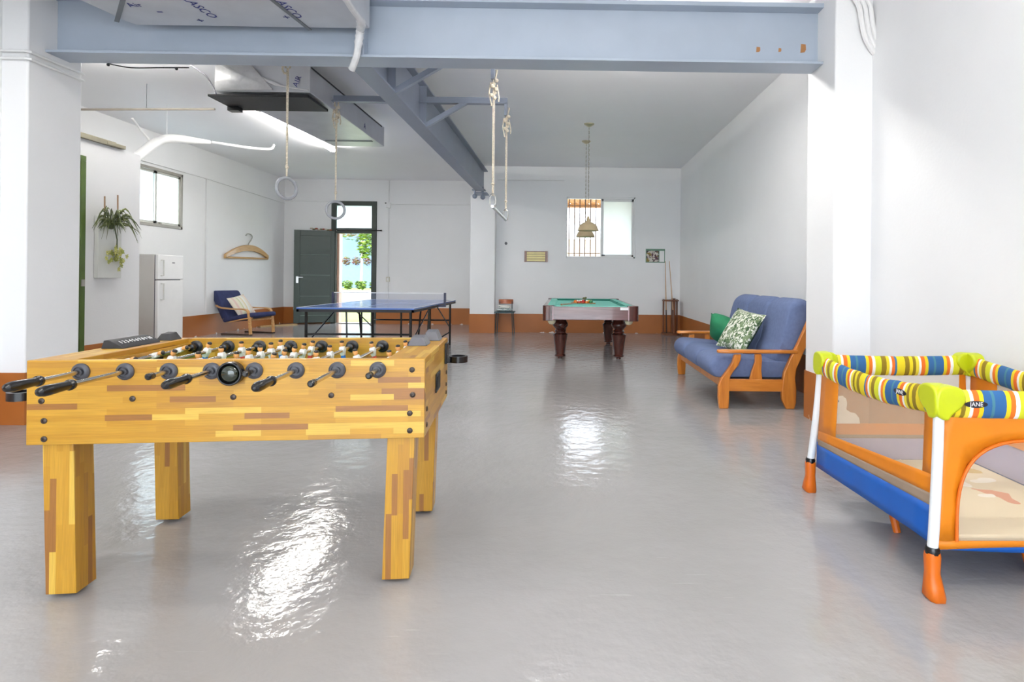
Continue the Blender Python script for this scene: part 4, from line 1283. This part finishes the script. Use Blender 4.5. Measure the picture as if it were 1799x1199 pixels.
def closed_cr(pts, n=4):
    pts = [Vector((p[0], p[1], 0)) for p in pts]; N = len(pts); out = []
    for i in range(N):
        p0, p1, p2, p3 = pts[i - 1], pts[i], pts[(i + 1) % N], pts[(i + 2) % N]
        for k in range(n):
            t = k / n
            q = .5 * ((2 * p1) + (p2 - p0) * t + (2 * p0 - 5 * p1 + 4 * p2 - p3) * t * t + (3 * p1 - p0 - 3 * p2 + p3) * t ** 3)
            out.append((q.x, q.y))
    return out


seat = closed_cr([(1.345, .30), (1.325, .36), (1.35, .425), (1.43, .462), (1.65, .448), (1.90, .425), (2.06, .42), (2.08, .34), (2.05, .265), (1.75, .262), (1.45, .262), (1.38, .27)])
back = closed_cr([(1.93, .40), (1.93, .47), (1.965, .55), (1.985, .63), (2.005, .74), (2.03, .85), (2.06, .93), (2.12, .975), (2.19, .985), (2.25, .95), (2.27, .88), (2.245, .76), (2.19, .6), (2.13, .45), (2.08, .36), (2.0, .355)])
th = (SY1 - SY0 - .24) / 3
for k in range(3):
    y0 = SY0 + .12 + k * th
    soft(seat, y0 + .006, y0 + th - .006, .085, amt=.13).build('seat_cushion', BLU, sf, smooth=60)
    soft(back, y0 + .007, y0 + th - .007, .10, amt=.15).build('back_cushion', BLU, sf, smooth=60)

# cushions on the sofa
PALM = print_mat('palm_leaf_print', (226, 226, 214), [(92, 116, 76), (58, 86, 52), (118, 136, 100)], 13, thr=.55, stretch=(1, 2.2, 1), distort=2.0)
DKG = mat('dark_green_cotton', (34, 62, 40), .9)
nz_ = Vector((-.72, -.42, .52)).normalized(); uy_ = Vector((.50, .12, .80)); uy_ = (uy_ - nz_ * uy_.dot(nz_)).normalized(); ux_ = uy_.cross(nz_)
M = Matrix.Identity(4)
for i_ in range(3): M[i_][0], M[i_][1], M[i_][2] = ux_[i_], uy_[i_], nz_[i_]
M = Matrix.Translation((1.775, 5.68, .645)) @ M
w = MB()
w.pillow(M, .40, .46, .15)
half = len(w.f) // 2
w.m = [0 if sum(((M.inverted() @ w.v[i]).z for i in f)) > 0 else 1 for f in w.f]
tag(w.build('palm_cushion', [PALM, DKG], weld=True, smooth=70), 'palm leaf print cushion with dark green back, leaning on the sofa', 'cushion')
w = MB()
M2 = Matrix.Translation((1.76, 6.16, .60)) @ Matrix.Rotation(math.radians(35), 4, 'Z') @ Matrix.Rotation(math.radians(52), 4, 'Y') @ Matrix.Rotation(.5, 4, 'Z')
w.pillow(M2, .36, .36, .24, pinch=.03)
tag(w.build('green_cushion', mat('emerald_velvet', (28, 116, 76), .8, var=.12, scale=9), weld=True, smooth=70), 'plump emerald green cushion on the sofa behind the palm print one', 'cushion')

# ================================================================ playpen
px0, px1, py0, py1, pz = 1.385, 2.19, 2.075, 3.04, .735
pp = thing('playpen', 'folding baby playpen in orange and blue with striped rim', 'playpen', ((px0 + px1) / 2, (py0 + py1) / 2, 0))
ORG = mat('orange_nylon', (216, 125, 5), .55, var=.05, scale=7)
ORGD = mat('orange_piping', (214, 104, 10), .5)
BLUN = mat('royal_blue_nylon', (0, 84, 172), .5, var=.04)
LIME = mat('lime_plastic', (190, 200, 20), .35, var=.03)
WPOLE = mat('white_pole', (228, 230, 232), .3, var=.02)
ORGP = mat('orange_plastic', (206, 100, 10), .4, var=.04)
GRYB = mat('taupe_trim', (150, 130, 112), .8)
NET = seethrough('cream_netting', (226, 204, 176), .26, rough=.9)
SEQ = [(0, (226, 204, 30)), (.10, (140, 116, 20)), (.16, (226, 204, 30)), (.20, (140, 116, 20)), (.24, (230, 212, 60)), (.28, (236, 236, 226)), (.31, (226, 110, 30)), (.36, (226, 204, 30)),
       (.40, (44, 96, 148)), (.47, (70, 124, 140)), (.50, (44, 96, 148)), (.60, (226, 204, 30)), (.64, (226, 116, 30)), (.68, (238, 238, 232)), (.72, (210, 212, 40)), (.80, (140, 116, 20)), (.86, (228, 206, 40)), (.90, (236, 236, 228)), (.93, (226, 110, 30)), (.97, (60, 110, 150))]
STY = stripes('rim_stripes_long', 'Y', .42, SEQ)
STX = stripes('rim_stripes_short', 'X', .42, SEQ)
out = .03       # feet stand a little outside the rim
zb0 = .16


def pole_xy(ix, iy):
    return (px0 if ix == 0 else px1), (py0 if iy == 0 else py1), (-out if ix == 0 else out), (-out * .5 if iy == 0 else out * 1.6)


for ix in (0, 1):
    for iy in (0, 1):
        x, y, ox, oy = pole_xy(ix, iy)
        pts = [(x, y, .70), (x + ox * .25, y + oy * .3, .5), (x + ox * .7, y + oy * .75, .28), (x + ox, y + oy, .17)]
        po = MB().tube(bez(pts, 4), .0185, 14).build('corner_pole', WPOLE, pp)
        fx, fy = x + ox, y + oy
        MB().lathe([(.024, .16), (.025, .175), (.021, .185)], (fx, fy, 0), 14).build('collar', BLACK, po)
        sx, sy = (-1 if ix == 0 else 1), (-1 if iy == 0 else 1)
        ring = lambda z, w_, d_, dx, dy: [(fx + dx + w_ * a, fy + dy + d_ * b, z) for a, b in ((-1, -.6), (-.6, -1), (.6, -1), (1, -.6), (1, .6), (.6, 1), (-.6, 1), (-1, .6))]
        MB().sweep([ring(.0, .027, .032, .004 * sx * -1, sy * .012), ring(.012, .031, .036, 0, sy * .012), ring(.05, .027, .03, 0, sy * .006), ring(.09, .022, .022, 0, 0), ring(.15, .024, .024, 0, 0), ring(.165, .022, .022, 0, 0)]).build('foot', ORGP, pp, smooth=50)
# rim pads
RIM = []


def pad(a, b, m, sag, name='rim_pad'):
    """padded rim: oval section hanging from the top rail, sagging in the middle"""
    a, b = Vector(a), Vector(b); d = (b - a); L = d.length; d.normalize(); s = d.cross(Vector((0, 0, 1)))
    n = 22; rings = []
    for i in range(n + 1):
        t = i / n
        c = a + d * L * t - Vector((0, 0, sag * math.sin(PI * t) * (1 + .08 * math.sin(t * 40))))
        ring = []
        for k in range(16):
            an = 2 * PI * k / 16
            wob = 1 + .05 * math.sin(t * 60 + k)
            hx, hz = .022 * wob * math.cos(an), .052 * math.sin(an)
            ring.append(c + s * hx + Vector((0, 0, hz - .03)))
        rings.append(ring)
    o = MB().sweep(rings).build(name, m, pp, smooth=60)
    return o


pl = pad((px0, py0, pz + .01), (px0, py1, pz - .005), STY, .03)
pad((px1, py0, pz), (px1, py1, pz), STY, .03)
pn = pad((px0, py0, pz), (px1, py0, pz), STX, .006)
pad((px0, py1, pz), (px1, py1, pz), STX, .008)
# corner caps with two rounded lobes
for ix in (0, 1):
    for iy in (0, 1):
        x, y, ox, oy = pole_xy(ix, iy)
        sx, sy = (1 if ix == 0 else -1), (1 if iy == 0 else -1)
        fan = closed_cr([(-.026, -.06), (-.028, .0), (-.012, .034), (.03, .042), (.068, .03), (.082, -.005), (.064, -.038), (.034, -.062), (.012, -.085)], 3)
        w = MB()
        w.prism([(x + sx * a_, pz + b_ - .005) for a_, b_ in fan], 'y', y - .031, y + .031)
        w.build('corner_cap', LIME, pp, bevel=.016, segs=4, smooth=80)
        w = MB()
        w.prism([(y + sy * a_, pz + b_ - .003) for a_, b_ in fan], 'x', x - .0315, x + .0315)
        w.build('corner_cap', LIME, pp, bevel=.016, segs=4, smooth=80)
# badges with the maker's lettering
LOGOB = mat('badge_black', (22, 24, 40), .4)


def badge(M):
    q = MB(); n = 20
    q.add([M @ Vector((.042 * math.cos(2 * PI * k / n), .0125 * math.sin(2 * PI * k / n), z)) for z in (0, .002) for k in range(n)],
          [tuple(range(n)), tuple(range(n, 2 * n))] + [(k, (k + 1) % n, n + (k + 1) % n, n + k) for k in range(n)])
    b = q.build('badge', LOGOB, pp)
    MB().text('JANE', .022, M @ Matrix.Translation((0, 0, .0022)), extrude=.0004, spacing=1.0).build('lettering', WHITEP, b)


RXN = Matrix.Rotation(PI / 2, 4, 'X')
p = aY(1715, 711, py0 - .024)
badge(Matrix.Translation((p.x, py0 - .024, p.z)) @ RXN)
p = aX(1581, 689, px0 - .024)
badge(Matrix.Translation((px0 - .0235, p.y, p.z)) @ Matrix.Rotation(-PI / 2, 4, 'Z') @ RXN)


def lerp(a, b, t): return a + (b - a) * t


def side_x(t, z):  # point on the left or right fabric side: bulges out a little towards the feet
    k = max(0, (.62 - z) / .5)
    return out * .55 * k


# long sides: orange frame with netting, taupe trim, blue skirt
for ix in (0, 1):
    x = px0 if ix == 0 else px1; sg = -1 if ix == 0 else 1

    def pt_(t, z):
        y = lerp(py0 + .012, py1 - .012 + .02 * max(0, (.62 - z) / .5), t)
        return Vector((x + sg * side_x(t, z), y, z))

    def strip(t0, t1, zf0, zf1, name, m, nu=8, nv=4, off=0.0):
        q = MB(); q.grid(lambda a, b: pt_(lerp(t0, t1, a), lerp(zf0(lerp(t0, t1, a)), zf1(lerp(t0, t1, a)), b)) + Vector((sg * off, 0, 0)), nu, nv)
        return q.build(name, m, pp, solid=.002)
    top = lambda t: .70 - .03 * math.sin(PI * t)
    m0 = lambda t: lerp(.435, .345, t); m1 = lambda t: lerp(.363, .300, t); m2 = lambda t: lerp(.318, .270, t); m3 = lambda t: lerp(.185, .150, t) 
    strip(.0, .075, m0, top, 'side_border', ORG, 2, 6)
    strip(.80, 1, m0, top, 'side_border', ORG, 3, 6)
    strip(.075, .80, m0, top, 'side_net', NET, 10, 6)
    strip(0, 1, m1, m0, 'side_hem', ORG)
    strip(0, 1, m2, m1, 'trim_band', GRYB)
    strip(0, 1, m3, m2, 'skirt', BLUN)
    if False:
        q = MB(); cyy = 2.72
        shape = [(-.055, 0), (-.055, .09), (-.05, .125), (-.03, .15), (0, .155), (.022, .14), (.03, .11), (.026, .07), (.05, .05), (.09, .045), (.115, .02), (.12, 0)]
        q.add([(x - .012 + side_x(.5, .45 + b) * 0, cyy - a, .40 + b) for a, b in shape] + [(x - .008, cyy - a, .40 + b) for a, b in shape],
              [tuple(range(12)), tuple(range(12, 24))] + [(k, (k + 1) % 12, 12 + (k + 1) % 12, 12 + k) for k in range(12)])
        pa = q.build('appliqued_animal', mat('cream_felt', (238, 230, 214), .9), pp)
        MB().ball((x - .0135, cyy - .0, .52), (.003, .008, .008), 8, 6).build('eye', GREYP, pa)

# short sides: orange cloth with an arched net window
for iy in (0,):
    y = py0 if iy == 0 else py1; sg = -1 if iy == 0 else 1
    xc, ww = (px0 + px1) / 2, .345
    zlo, zhi = .205, .572

    def arch(a):       # outline of the window, a in 0..1 from bottom left over the top to bottom right
        ang = PI * (1 - a)
        cxx, szz = math.cos(ang), math.sin(ang)
        return Vector((xc + ww * (abs(cxx) ** .62) * (1 if cxx > 0 else -1), 0, zlo + (zhi - zlo) * szz ** .62))
    NA = 28
    outer = []
    for k in range(NA + 1):
        a = k / NA
        p = arch(a)
        # matching point on the panel's outline
        kz = lambda z: out * max(0, (.62 - z) / .45)
        if a < .25: q = (px0 + .012 - kz(lerp(zlo, .685, a / .25)), lerp(zlo, .685, a / .25))
        elif a > .75: q = (px1 - .012 + kz(lerp(.685, zlo, (a - .75) / .25)), lerp(.685, zlo, (a - .75) / .25))
        else: q = (lerp(px0 + .015, px1 - .015, (a - .25) / .5), .685)
        outer.append((p, Vector((q[0], 0, q[1]))))
    yy = lambda z: y + sg * (.004 + .012 * max(0, (.62 - z) / .5))
    q = MB()
    vs = []
    for p, o_ in outer:
        for t in (0, .33, .66, 1):
            r_ = p.lerp(o_, t); vs.append((r_.x, yy(r_.z) + .003 * math.sin(r_.x * 60 + r_.z * 40), r_.z))
    q.add(vs, [(i * 4 + j, i * 4 + j + 1, (i + 1) * 4 + j + 1, (i + 1) * 4 + j) for i in range(NA) for j in range(3)])
    q.grid(lambda a, b: Vector((lerp(px0 - .014, px1 + .014, a), yy(.19), lerp(zlo, .172 + .012 * math.sin(PI * a), b))), 10, 2)
    q.build('end_panel', ORG, pp, solid=.002)
    q = MB(); q.tube([Vector((p.x, yy(p.z) - .004 * -sg, p.z)) for p, _ in outer] , .006, 8)
    q.build('window_piping', ORGD, pp)
    q = MB()
    n2 = 10
    q.add([(xc, yy(.4), lerp(zlo, zhi, .5))] + [(p.x, yy(p.z), p.z) for p, _ in outer], [(0, k + 1, k + 2) for k in range(NA)] + [(0, NA + 1, 1)])
    q.build('end_net', NET, pp)
    q = MB(); q.grid(lambda a, b: Vector((lerp(px0 + .02, px1 - .02, a), yy(.17) + .002, lerp(.18 + .012 * math.sin(PI * a), .172 - .012 * math.sin(PI * a), b))), 10, 2)
    q.build('skirt', BLUN, pp, solid=.002)
# far short side: plain net above straight bands, with a sewn-on animal shape
yf = py1 + .004
for (a, b, c, d, nm, m_) in ((px0, px0 + .05, .385, .70, 'side_border', ORG), (px1 - .05, px1, .385, .70, 'side_border', ORG), (px0, px1, .325, .385, 'side_hem', ORG),
                             (px0 - .01, px1 + .01, .285, .325, 'trim_band', GRYB), (px0 - .015, px1 + .015, .15, .285, 'skirt', BLUN)):
    MB().box(a, b, yf - .001, yf + .001, c, d).build(nm, m_, pp)
MB().grid(lambda a, b: Vector((lerp(px0 + .05, px1 - .05, a), yf, lerp(.385, .70, b))), 6, 4).build('end_net', NET, pp)
shape = [(-.055, 0), (-.055, .09), (-.05, .125), (-.03, .145), (0, .148), (.018, .135), (.024, .11), (.02, .075), (.045, .06), (.07, .055), (.09, .03), (.095, 0)]
q = MB(); q.prism([(1.505 + a, .385 + b) for a, b in shape], 'y', yf - .006, yf - .002)
pa = q.build('animal_patch', mat('cream_felt', (240, 232, 216), .9), pp)
MB().ball((1.48, yf - .0065, .505), (.006, .002, .006), 8, 6).build('eye', GREYP, pa)
MB().box(px0 + .02, px1 - .02, py0 + .02, py1 - .01, .155, .175).build('base_board', BLUN, pp)
# inner lining of the lower part
LAV = mat('lavender_lining', (160, 160, 196), .85)
q = MB()
q.box(px0 + .01, px0 + .014, py0 + .02, py1 - .02, .20, .30); q.box(px1 - .014, px1 - .01, py0 + .02, py1 - .02, .20, .36); q.box(px0 + .02, px1 - .02, py1 - .016, py1 - .012, .20, .31)
q.build('inner_lining', LAV, pp)
MB().box(px1 - .02, px1 - .015, py0 + .02, py1 - .02, .36, .42).build('inner_hem', ORG, pp)
MAT_ = print_mat('printed_mattress', (228, 214, 182), [(206, 178, 110), (208, 132, 100), (244, 240, 228)], 4.0, thr=.62, distort=.2)
tag(MB().box(px0 + .03, px1 - .03, py0 + .03, py1 - .03, .176, .205).build('play_mattress', MAT_, bevel=.01, segs=3), 'cream printed mattress lying inside the playpen', 'mattress')
# hub legs under the middle
for (x, y) in ((1.52, 2.62), (1.84, 2.25)):
    q = MB(); q.tube([(x, y, .16), (x + .01, y - .01, .08), (x + .02, y - .03, .0)], [.02, .018, .016], 10)
    q.build('middle_foot', ORGP, pp)

# ================================================================ fridge
fx0, fx1, fy0_, fy1_, fz = -6.78, -6.20, 8.79, 9.37, 1.46
fr = thing('fridge', 'tall white two door fridge freezer against the left wall', 'fridge', ((fx0 + fx1) / 2, (fy0_ + fy1_) / 2, 0))
MB().box(fx0, fx1 - .06, fy0_, fy1_, .03, fz).build('body', mat('shaded_fridge_side', (196, 194, 190), .4, var=.01), fr, bevel=.006)  # side greyer than the doors: its shade is put into the colour
MB().box(fx0 + .03, fx1 - .1, fy0_ + .02, fy1_ - .02, 0, .03).build('plinth', GREYP, fr)
zs = aX(300, 492, fx1).z
for (a, b) in ((.06, zs - .006), (zs + .006, fz - .004)):
    d = MB().box(fx1 - .052, fx1, fy0_ + .002, fy1_ - .002, a, b).build('door', WHITE, fr, bevel=.012, segs=3)
    h0, h1 = (b - .30, b - .05) if a < .1 else (a + .06, a + .30)
    q = MB(); yy = fy0_ + .06
    q.tube([(fx1 - .003, yy, h0), (fx1 + .045, yy, h0), (fx1 + .045, yy, h1), (fx1 - .003, yy, h1)], .011, 8)
    q.build('handle', mat('pale_handle', (214, 214, 210), .3), d)
MB().box(fx1, fx1 + .002, 9.10, 9.16, fz - .13, fz - .115).build('maker_badge', GREYP, fr)
MB().box(fx1 - .06, fx1 - .05, fy0_ + .004, fy1_ - .004, .05, fz - .01).build('door_seal', GREYP, fr)

# ================================================================ reclined armchair
ca = math.atan2(-.30, .95)
ac = thing('armchair', 'bentwood armchair with navy blue seat cushion beside the left wall', 'armchair', (-6.20, 11.30, 0), ca)
AM = PM[ac.name]
BIRCH = grainwood('birch_bentwood', (196, 142, 84), (224, 176, 118), axis=0, rough=.35)
NAVY = mat('navy_canvas', (44, 52, 92), .9, var=.12, scale=14)


class AB(MB):
    def build(self, *a, **k):
        self.v = [AM @ p for p in self.v]
        return MB.build(self, *a, **k)


def ribbon(pts, y, w, t):
    pts = bez([(p[0], 0, p[1]) for p in pts], 6)
    rings = []
    for i, p in enumerate(pts):
        d = (pts[min(i + 1, len(pts) - 1)] - pts[max(i - 1, 0)]).normalized(); n = Vector((-d.z, 0, d.x))
        rings.append([Vector((p.x, y + sy * w / 2, p.z)) + n * sn * t / 2 for sy, sn in ((-1, -1), (1, -1), (1, 1), (-1, 1))])
    return AB().sweep(rings)


for s in (-1, 1):
    y = s * .275
    ribbon([(-.50, .56), (-.38, .52), (-.10, .50), (.16, .50), (.26, .47), (.30, .38), (.325, .2), (.34, .02)], y, .055, .026).build('arm_frame', BIRCH, ac)
    ribbon([(.36, .014), (.20, .012), (-.10, .012), (-.36, .012)], y, .05, .022).build('runner', mat('dark_runner', (70, 50, 40), .5), ac)
    ribbon([(.34, .33), (.10, .31), (-.25, .25), (-.36, .34), (-.48, .58)], y * .88, .04, .03).build('seat_frame', BIRCH, ac)
AB().tube([(.315, -.27, .30), (.315, .27, .30)], .02, 8).build('front_rail', BIRCH, ac)
AB().tube([(-.34, -.27, .30), (-.34, .27, .30)], .018, 8).build('rear_rail', BIRCH, ac)
prof = closed_cr([(.40, .36), (.41, .41), (.36, .44), (.10, .40), (-.16, .35), (-.24, .37), (-.36, .56), (-.50, .80), (-.58, .845), (-.66, .80), (-.64, .74), (-.50, .50), (-.36, .27), (-.28, .235), (.05, .30), (.30, .345)])
rings = []
cxp = sum(p[0] for p in prof) / len(prof); czp = sum(p[1] for p in prof) / len(prof)
ys = [-.27, -.262, -.24, -.08, .08, .24, .262, .27]; ss = [.93, .975, 1, 1, 1, 1, .975, .93]
for y, s in zip(ys, ss):
    ring = []
    for i, p in enumerate(prof):
        q0, q1 = prof[i - 1], prof[(i + 1) % len(prof)]
        n = Vector((q1[1] - q0[1], -(q1[0] - q0[0])))
        if n.length: n.normalize()
        k = (1 - s) * .22
        ring.append((p[0] - n.x * k, y, p[1] - n.y * k))
    rings.append(ring)
AB().sweep(rings).build('seat_pad', NAVY, ac, smooth=60)
STC = stripes('faded_stripe_cushion', 'Y', .30, [(0, (232, 224, 208)), (.2, (226, 200, 190)), (.32, (232, 226, 206)), (.5, (206, 210, 170)), (.58, (236, 232, 220)), (.75, (228, 214, 176)), (.84, (238, 236, 230))])
M = AM @ Matrix.Translation((-.16, -.02, .555)) @ Matrix.Rotation(math.radians(58), 4, 'Y') @ Matrix.Rotation(.2, 4, 'Z')
tag(MB().pillow(M, .44, .44, .13).build('striped_cushion', STC, weld=True, smooth=70), 'pale cushion with faded stripes leaning in the navy armchair', 'cushion')

# ================================================================ wall coat hanger (big)
t = thing('coat_hanger', 'oversized wooden coat hanger fixed flat on the white wall', 'coat hanger', (XL + .03, 12.38, 1.52))
pts = [aX(u, v, XL + .03) for u, v in ((395, 450), (410, 442), (425, 437), (436, 436), (448, 438), (460, 444), (470, 452))]
pts = bez(pts, 5)
w = MB(); rings = []
for i, p in enumerate(pts):
    h = .035 + .03 * math.sin(PI * i / (len(pts) - 1))
    rings.append([p + Vector((dx, 0, dz)) for dx, dz in ((-.025, -h), (.03, -h), (.03, h), (-.025, h))])
HW = grainwood('pale_beech', (188, 146, 92), (214, 176, 122), axis=1, rough=.45)
w.sweep(rings).build('shoulder', HW, t, bevel=.008)
a, b = aX(395, 452.5, XL + .03), aX(470, 455, XL + .03)
MB().tube([a, b], .022, 10).build('trouser_bar', HW, t)
pts = [aX(u, v, XL + .03) for u, v in ((436, 434), (437, 428), (441, 422), (443, 416), (440, 412), (435, 411), (432, 414))]
MB().tube(bez(pts, 5), .012, 8).build('hook', mat('steel_hook', (186, 184, 178), .35, metal=.5), t)

# ================================================================ wall planter
t = thing('wall_planter', 'white wall board carrying a spider plant and a pale flowering plant', 'planter', (PX, 6.4, 1.09))
BRD = mat('white_glazed_board', (222, 223, 219), .3, var=.02)
a, b = aX(172, 489, PX + .05), aX(213, 489, PX + .05)
ztop = aX(172, 362, PX + .05).z
MB().box(PX + .004, PX + .05, a.y, b.y, a.z, ztop - .1).build('board', BRD, t, bevel=.004)
CLAY = mat('bamboo_stick', (150, 116, 86), .7)
for u, v0, v1 in ((184, 345, 388), (207, 343, 388)):
    MB().tube([aX(u, v0, PX + .06), aX(u, v1, PX + .06)], .007, 7).build('support_stick', CLAY, t)
LEAFA = mat('spider_leaf', (106, 116, 66), .5, var=.3, scale=20); LEAFB = mat('dark_spider_leaf', (66, 78, 46), .5, var=.2)
cen = aX(200, 393, PX + .10)
rl = random.Random(11)
for k in range(58):
    an = rl.uniform(0, 2 * PI); L = rl.uniform(.14, .36); up = rl.uniform(-.02, .16)
    dx = abs(rl.gauss(.06, .05)); dy = math.cos(an) * L * 1.0
    p0 = cen + Vector((-.02, rl.uniform(-.04, .04), rl.uniform(-.03, .03)))
    p1 = p0 + Vector((dx * .6, dy * .55, up)); p2 = p0 + Vector((dx, dy, up * .2 - L * rl.uniform(.15, .6)))
    pts = bez([p0, p1, p2], 4)
    w = MB(); vs = []
    for i, p in enumerate(pts):
        wd_ = .011 * math.sin(PI * (.12 + .86 * i / (len(pts) - 1)))
        sdir = Vector((math.sin(an) * .4, -math.sin(an), .5)).normalized()
        vs += [p - sdir * wd_, p + sdir * wd_]
    w.add(vs, [(2 * i, 2 * i + 1, 2 * i + 3, 2 * i + 2) for i in range(len(pts) - 1)])
    w.build('leaf', [LEAFA if k % 3 else LEAFB], t, solid=.0015)
MB().ball(cen + Vector((-.03, 0, -.02)), (.03, .05, .045), 12, 8).build('root_ball', LEAFB, t)
FLW = mat('pale_yellow_petal', (198, 196, 116), .6, var=.15, scale=30); FLG = mat('yellow_green_petal', (150, 156, 70), .6)
c2 = aX(205, 449, PX + .08)
MB().tube([cen, cen.lerp(c2, .5) + Vector((.02, 0, 0)), c2], .006, 6).build('stem', LEAFB, t)
for k in range(34):
    q = c2 + Vector((rl.uniform(-.02, .03), rl.gauss(0, .05), rl.gauss(0, .055)))
    w = MB()
    for j in range(5):
        a_ = 2 * PI * j / 5 + k
        e = Vector((rl.uniform(.0, .012), math.cos(a_) * .03, math.sin(a_) * .03)); s_ = Vector((0, -math.sin(a_) * .011, math.cos(a_) * .011))
        w.add([q, q + e * .6 + s_, q + e, q + e * .6 - s_], [(0, 1, 2, 3)])
    w.build('blossom', [FLW if k % 3 else FLG], t, solid=.001)

# ================================================================ small metal stool chair by the far pillar
cc = (-1.20, 11.70)
t = thing('chair', 'slim metal chair with a red brown wooden backrest', 'chair', (cc[0], cc[1], 0))
TEAL = mat('teal_metal', (48, 72, 78), .4, metal=.3)
for sx in (-1, 1):
    for sy in (-1, 1):
        MB().tube([(cc[0] + sx * .155, cc[1] + sy * .15, .44), (cc[0] + sx * .18, cc[1] + sy * .18, 0)], .009, 8).build('leg', TEAL, t)
MB().box(cc[0] - .20, cc[0] + .20, cc[1] - .19, cc[1] + .19, .44, .465).build('seat', TEAL, t, bevel=.008)
for sx in (-1, 1):
    MB().tube([(cc[0] + sx * .13, cc[1] + .17, .46), (cc[0] + sx * .125, cc[1] + .20, .70)], .008, 8).build('back_rod', TEAL, t)
pts = [(cc[0] - .15 + .3 * k / 8, cc[1] + .19 + .03 * math.sin(PI * k / 8)) for k in range(9)]
q = MB(); q.sweep([[(x, y - .008, .61), (x, y + .008, .61), (x, y + .008, .705), (x, y - .008, .705)] for x, y in pts])
q.build('backrest', grainwood('red_brown_wood', (150, 76, 40), (178, 98, 56), axis=0), t, bevel=.005)
q = MB(); q.pillow(Matrix.Translation((cc[0] - .01, cc[1], .497)), .33, .33, .065)
tag(q.build('seat_cushion', print_mat('grey_green_check', (186, 200, 200), [(120, 146, 146), (226, 230, 228)], 20, thr=.55), weld=True, smooth=70), 'thin grey green cushion on the slim metal chair', 'cushion')
q = MB(); 
for k, (dx, dz) in enumerate(((0, 0), (.02, .022), (-.015, .042))):
    q.box(cc[0] - .12 + dx, cc[0] + .10 + dx, cc[1] - .08, cc[1] + .1, .532 + dz, .552 + dz)
tag(q.build('folded_towel', mat('white_towel', (232, 230, 224), .95), bevel=.008), 'white folded towel on the slim metal chair', 'towel')

# ================================================================ scoreboard, calendar, cue rack
p0, p1 = aY(921.5, 441.5, YBR), aY(962, 460.5, YBR)
t = thing('score_board', 'wooden billiard score board with cream slats on the white wall', 'score board', ((p0.x + p1.x) / 2, YBR, p1.z))
DW = grainwood('dark_walnut', (100, 56, 34), (128, 76, 48), axis=2)
MB().box(p0.x, p1.x, YBR - .012, YBR - .001, p1.z, p0.z).build('backing', DW, t)
for (a, b) in ((p0.x, p0.x + .05), (p1.x - .05, p1.x)):
    MB().box(a, b, YBR - .03, YBR - .012, p1.z - .004, p0.z + .004).build('end_block', DW, t, bevel=.003)
for k in range(4):
    z = p1.z + .012 + k * (p0.z - p1.z - .02) / 4
    MB().box(p0.x + .05, p1.x - .05, YBR - .024, YBR - .012, z, z + .042).build('slat', mat('cream_slat', (240, 224, 160), .5), t, bevel=.002)
p0, p1 = aY(1134.5, 437.5, YBR), aY(1168, 462, YBR)
t = thing('wall_calendar', 'picture calendar with a green border on the white wall beside the window', 'calendar', ((p0.x + p1.x) / 2, YBR, p1.z))
GRB = mat('green_border', (104, 142, 120), .6)
MB().box(p0.x, p1.x, YBR - .008, YBR - .001, p1.z, p0.z).build('card', GRB, t)
xm_ = p0.x + (p1.x - p0.x) * .70
MB().box(p0.x + .015, xm_ - .01, YBR - .0095, YBR - .008, p1.z + .02, p0.z - .04).build('picture', print_mat('calendar_picture', (214, 208, 200), [(96, 70, 80), (150, 130, 80), (70, 60, 66)], 14, thr=.55, distort=.8), t)
MB().box(xm_ + .005, p1.x - .015, YBR - .0095, YBR - .008, p1.z + .02, p0.z - .04).build('date_panel', WHITEP, t)

rk = thing('cue_rack', 'dark wooden standing cue rack in the corner', 'cue rack', (2.23, 11.84, 0))
RW = grainwood('rack_brown', (92, 52, 32), (124, 74, 46), axis=2)
MB().lathe([(.185, 0), (.19, .01), (.19, .03), (.18, .04)], (2.23, 11.84, 0), 24).build('base', RW, rk)
MB().lathe([(.17, 0), (.175, .008), (.175, .022), (.16, .03)], (2.23, 11.84, .70), 24).build('top_ring', RW, rk)
for a in (2.7, .3, -1.2):
    x, y = 2.23 + .15 * math.cos(a), 11.84 + .15 * math.sin(a)
    MB().tube([(x, y, .03), (x, y, .74)], .017, 10).build('post', RW, rk)
MB().box(2.24, 2.32, 11.76, 11.84, .04, .76).build('middle_post', RW, rk, bevel=.006)
CUE = grainwood('cue_maple', (176, 132, 88), (206, 166, 120), axis=2)
CUED = mat('cue_butt', (60, 36, 28), .3)
for (a, b, lab) in (((2.135, 11.74, .045), (2.105, 11.80, 1.53), 'pale pool cue standing upright in the rack under the calendar'), ((2.30, 11.735, .045), (2.19, 11.80, 1.53), 'pool cue leaning in the rack away from the calendar')):
    t = thing('cue_stick', lab, 'cue', a, 0, 'cues in the standing rack')
    a, b = Vector(a), Vector(b)
    MB().tube([a, a.lerp(b, .32)], [.015, .0125], 10).build('butt', CUED, t)
    MB().tube([a.lerp(b, .32), b], [.0125, .0065], 10).build('shaft', CUE, t)

# plank on the floor by the open door
a, b = fl(455, 575), fl(520, 571)
tag(MB().bar((a.x, a.y, .013), (b.x, b.y, .013), .14, .022).build('wooden_plank', grainwood('raw_pine', (186, 152, 100), (210, 178, 130), axis=0, rough=.7)), 'short pale wooden plank lying on the floor by the green door', 'plank')
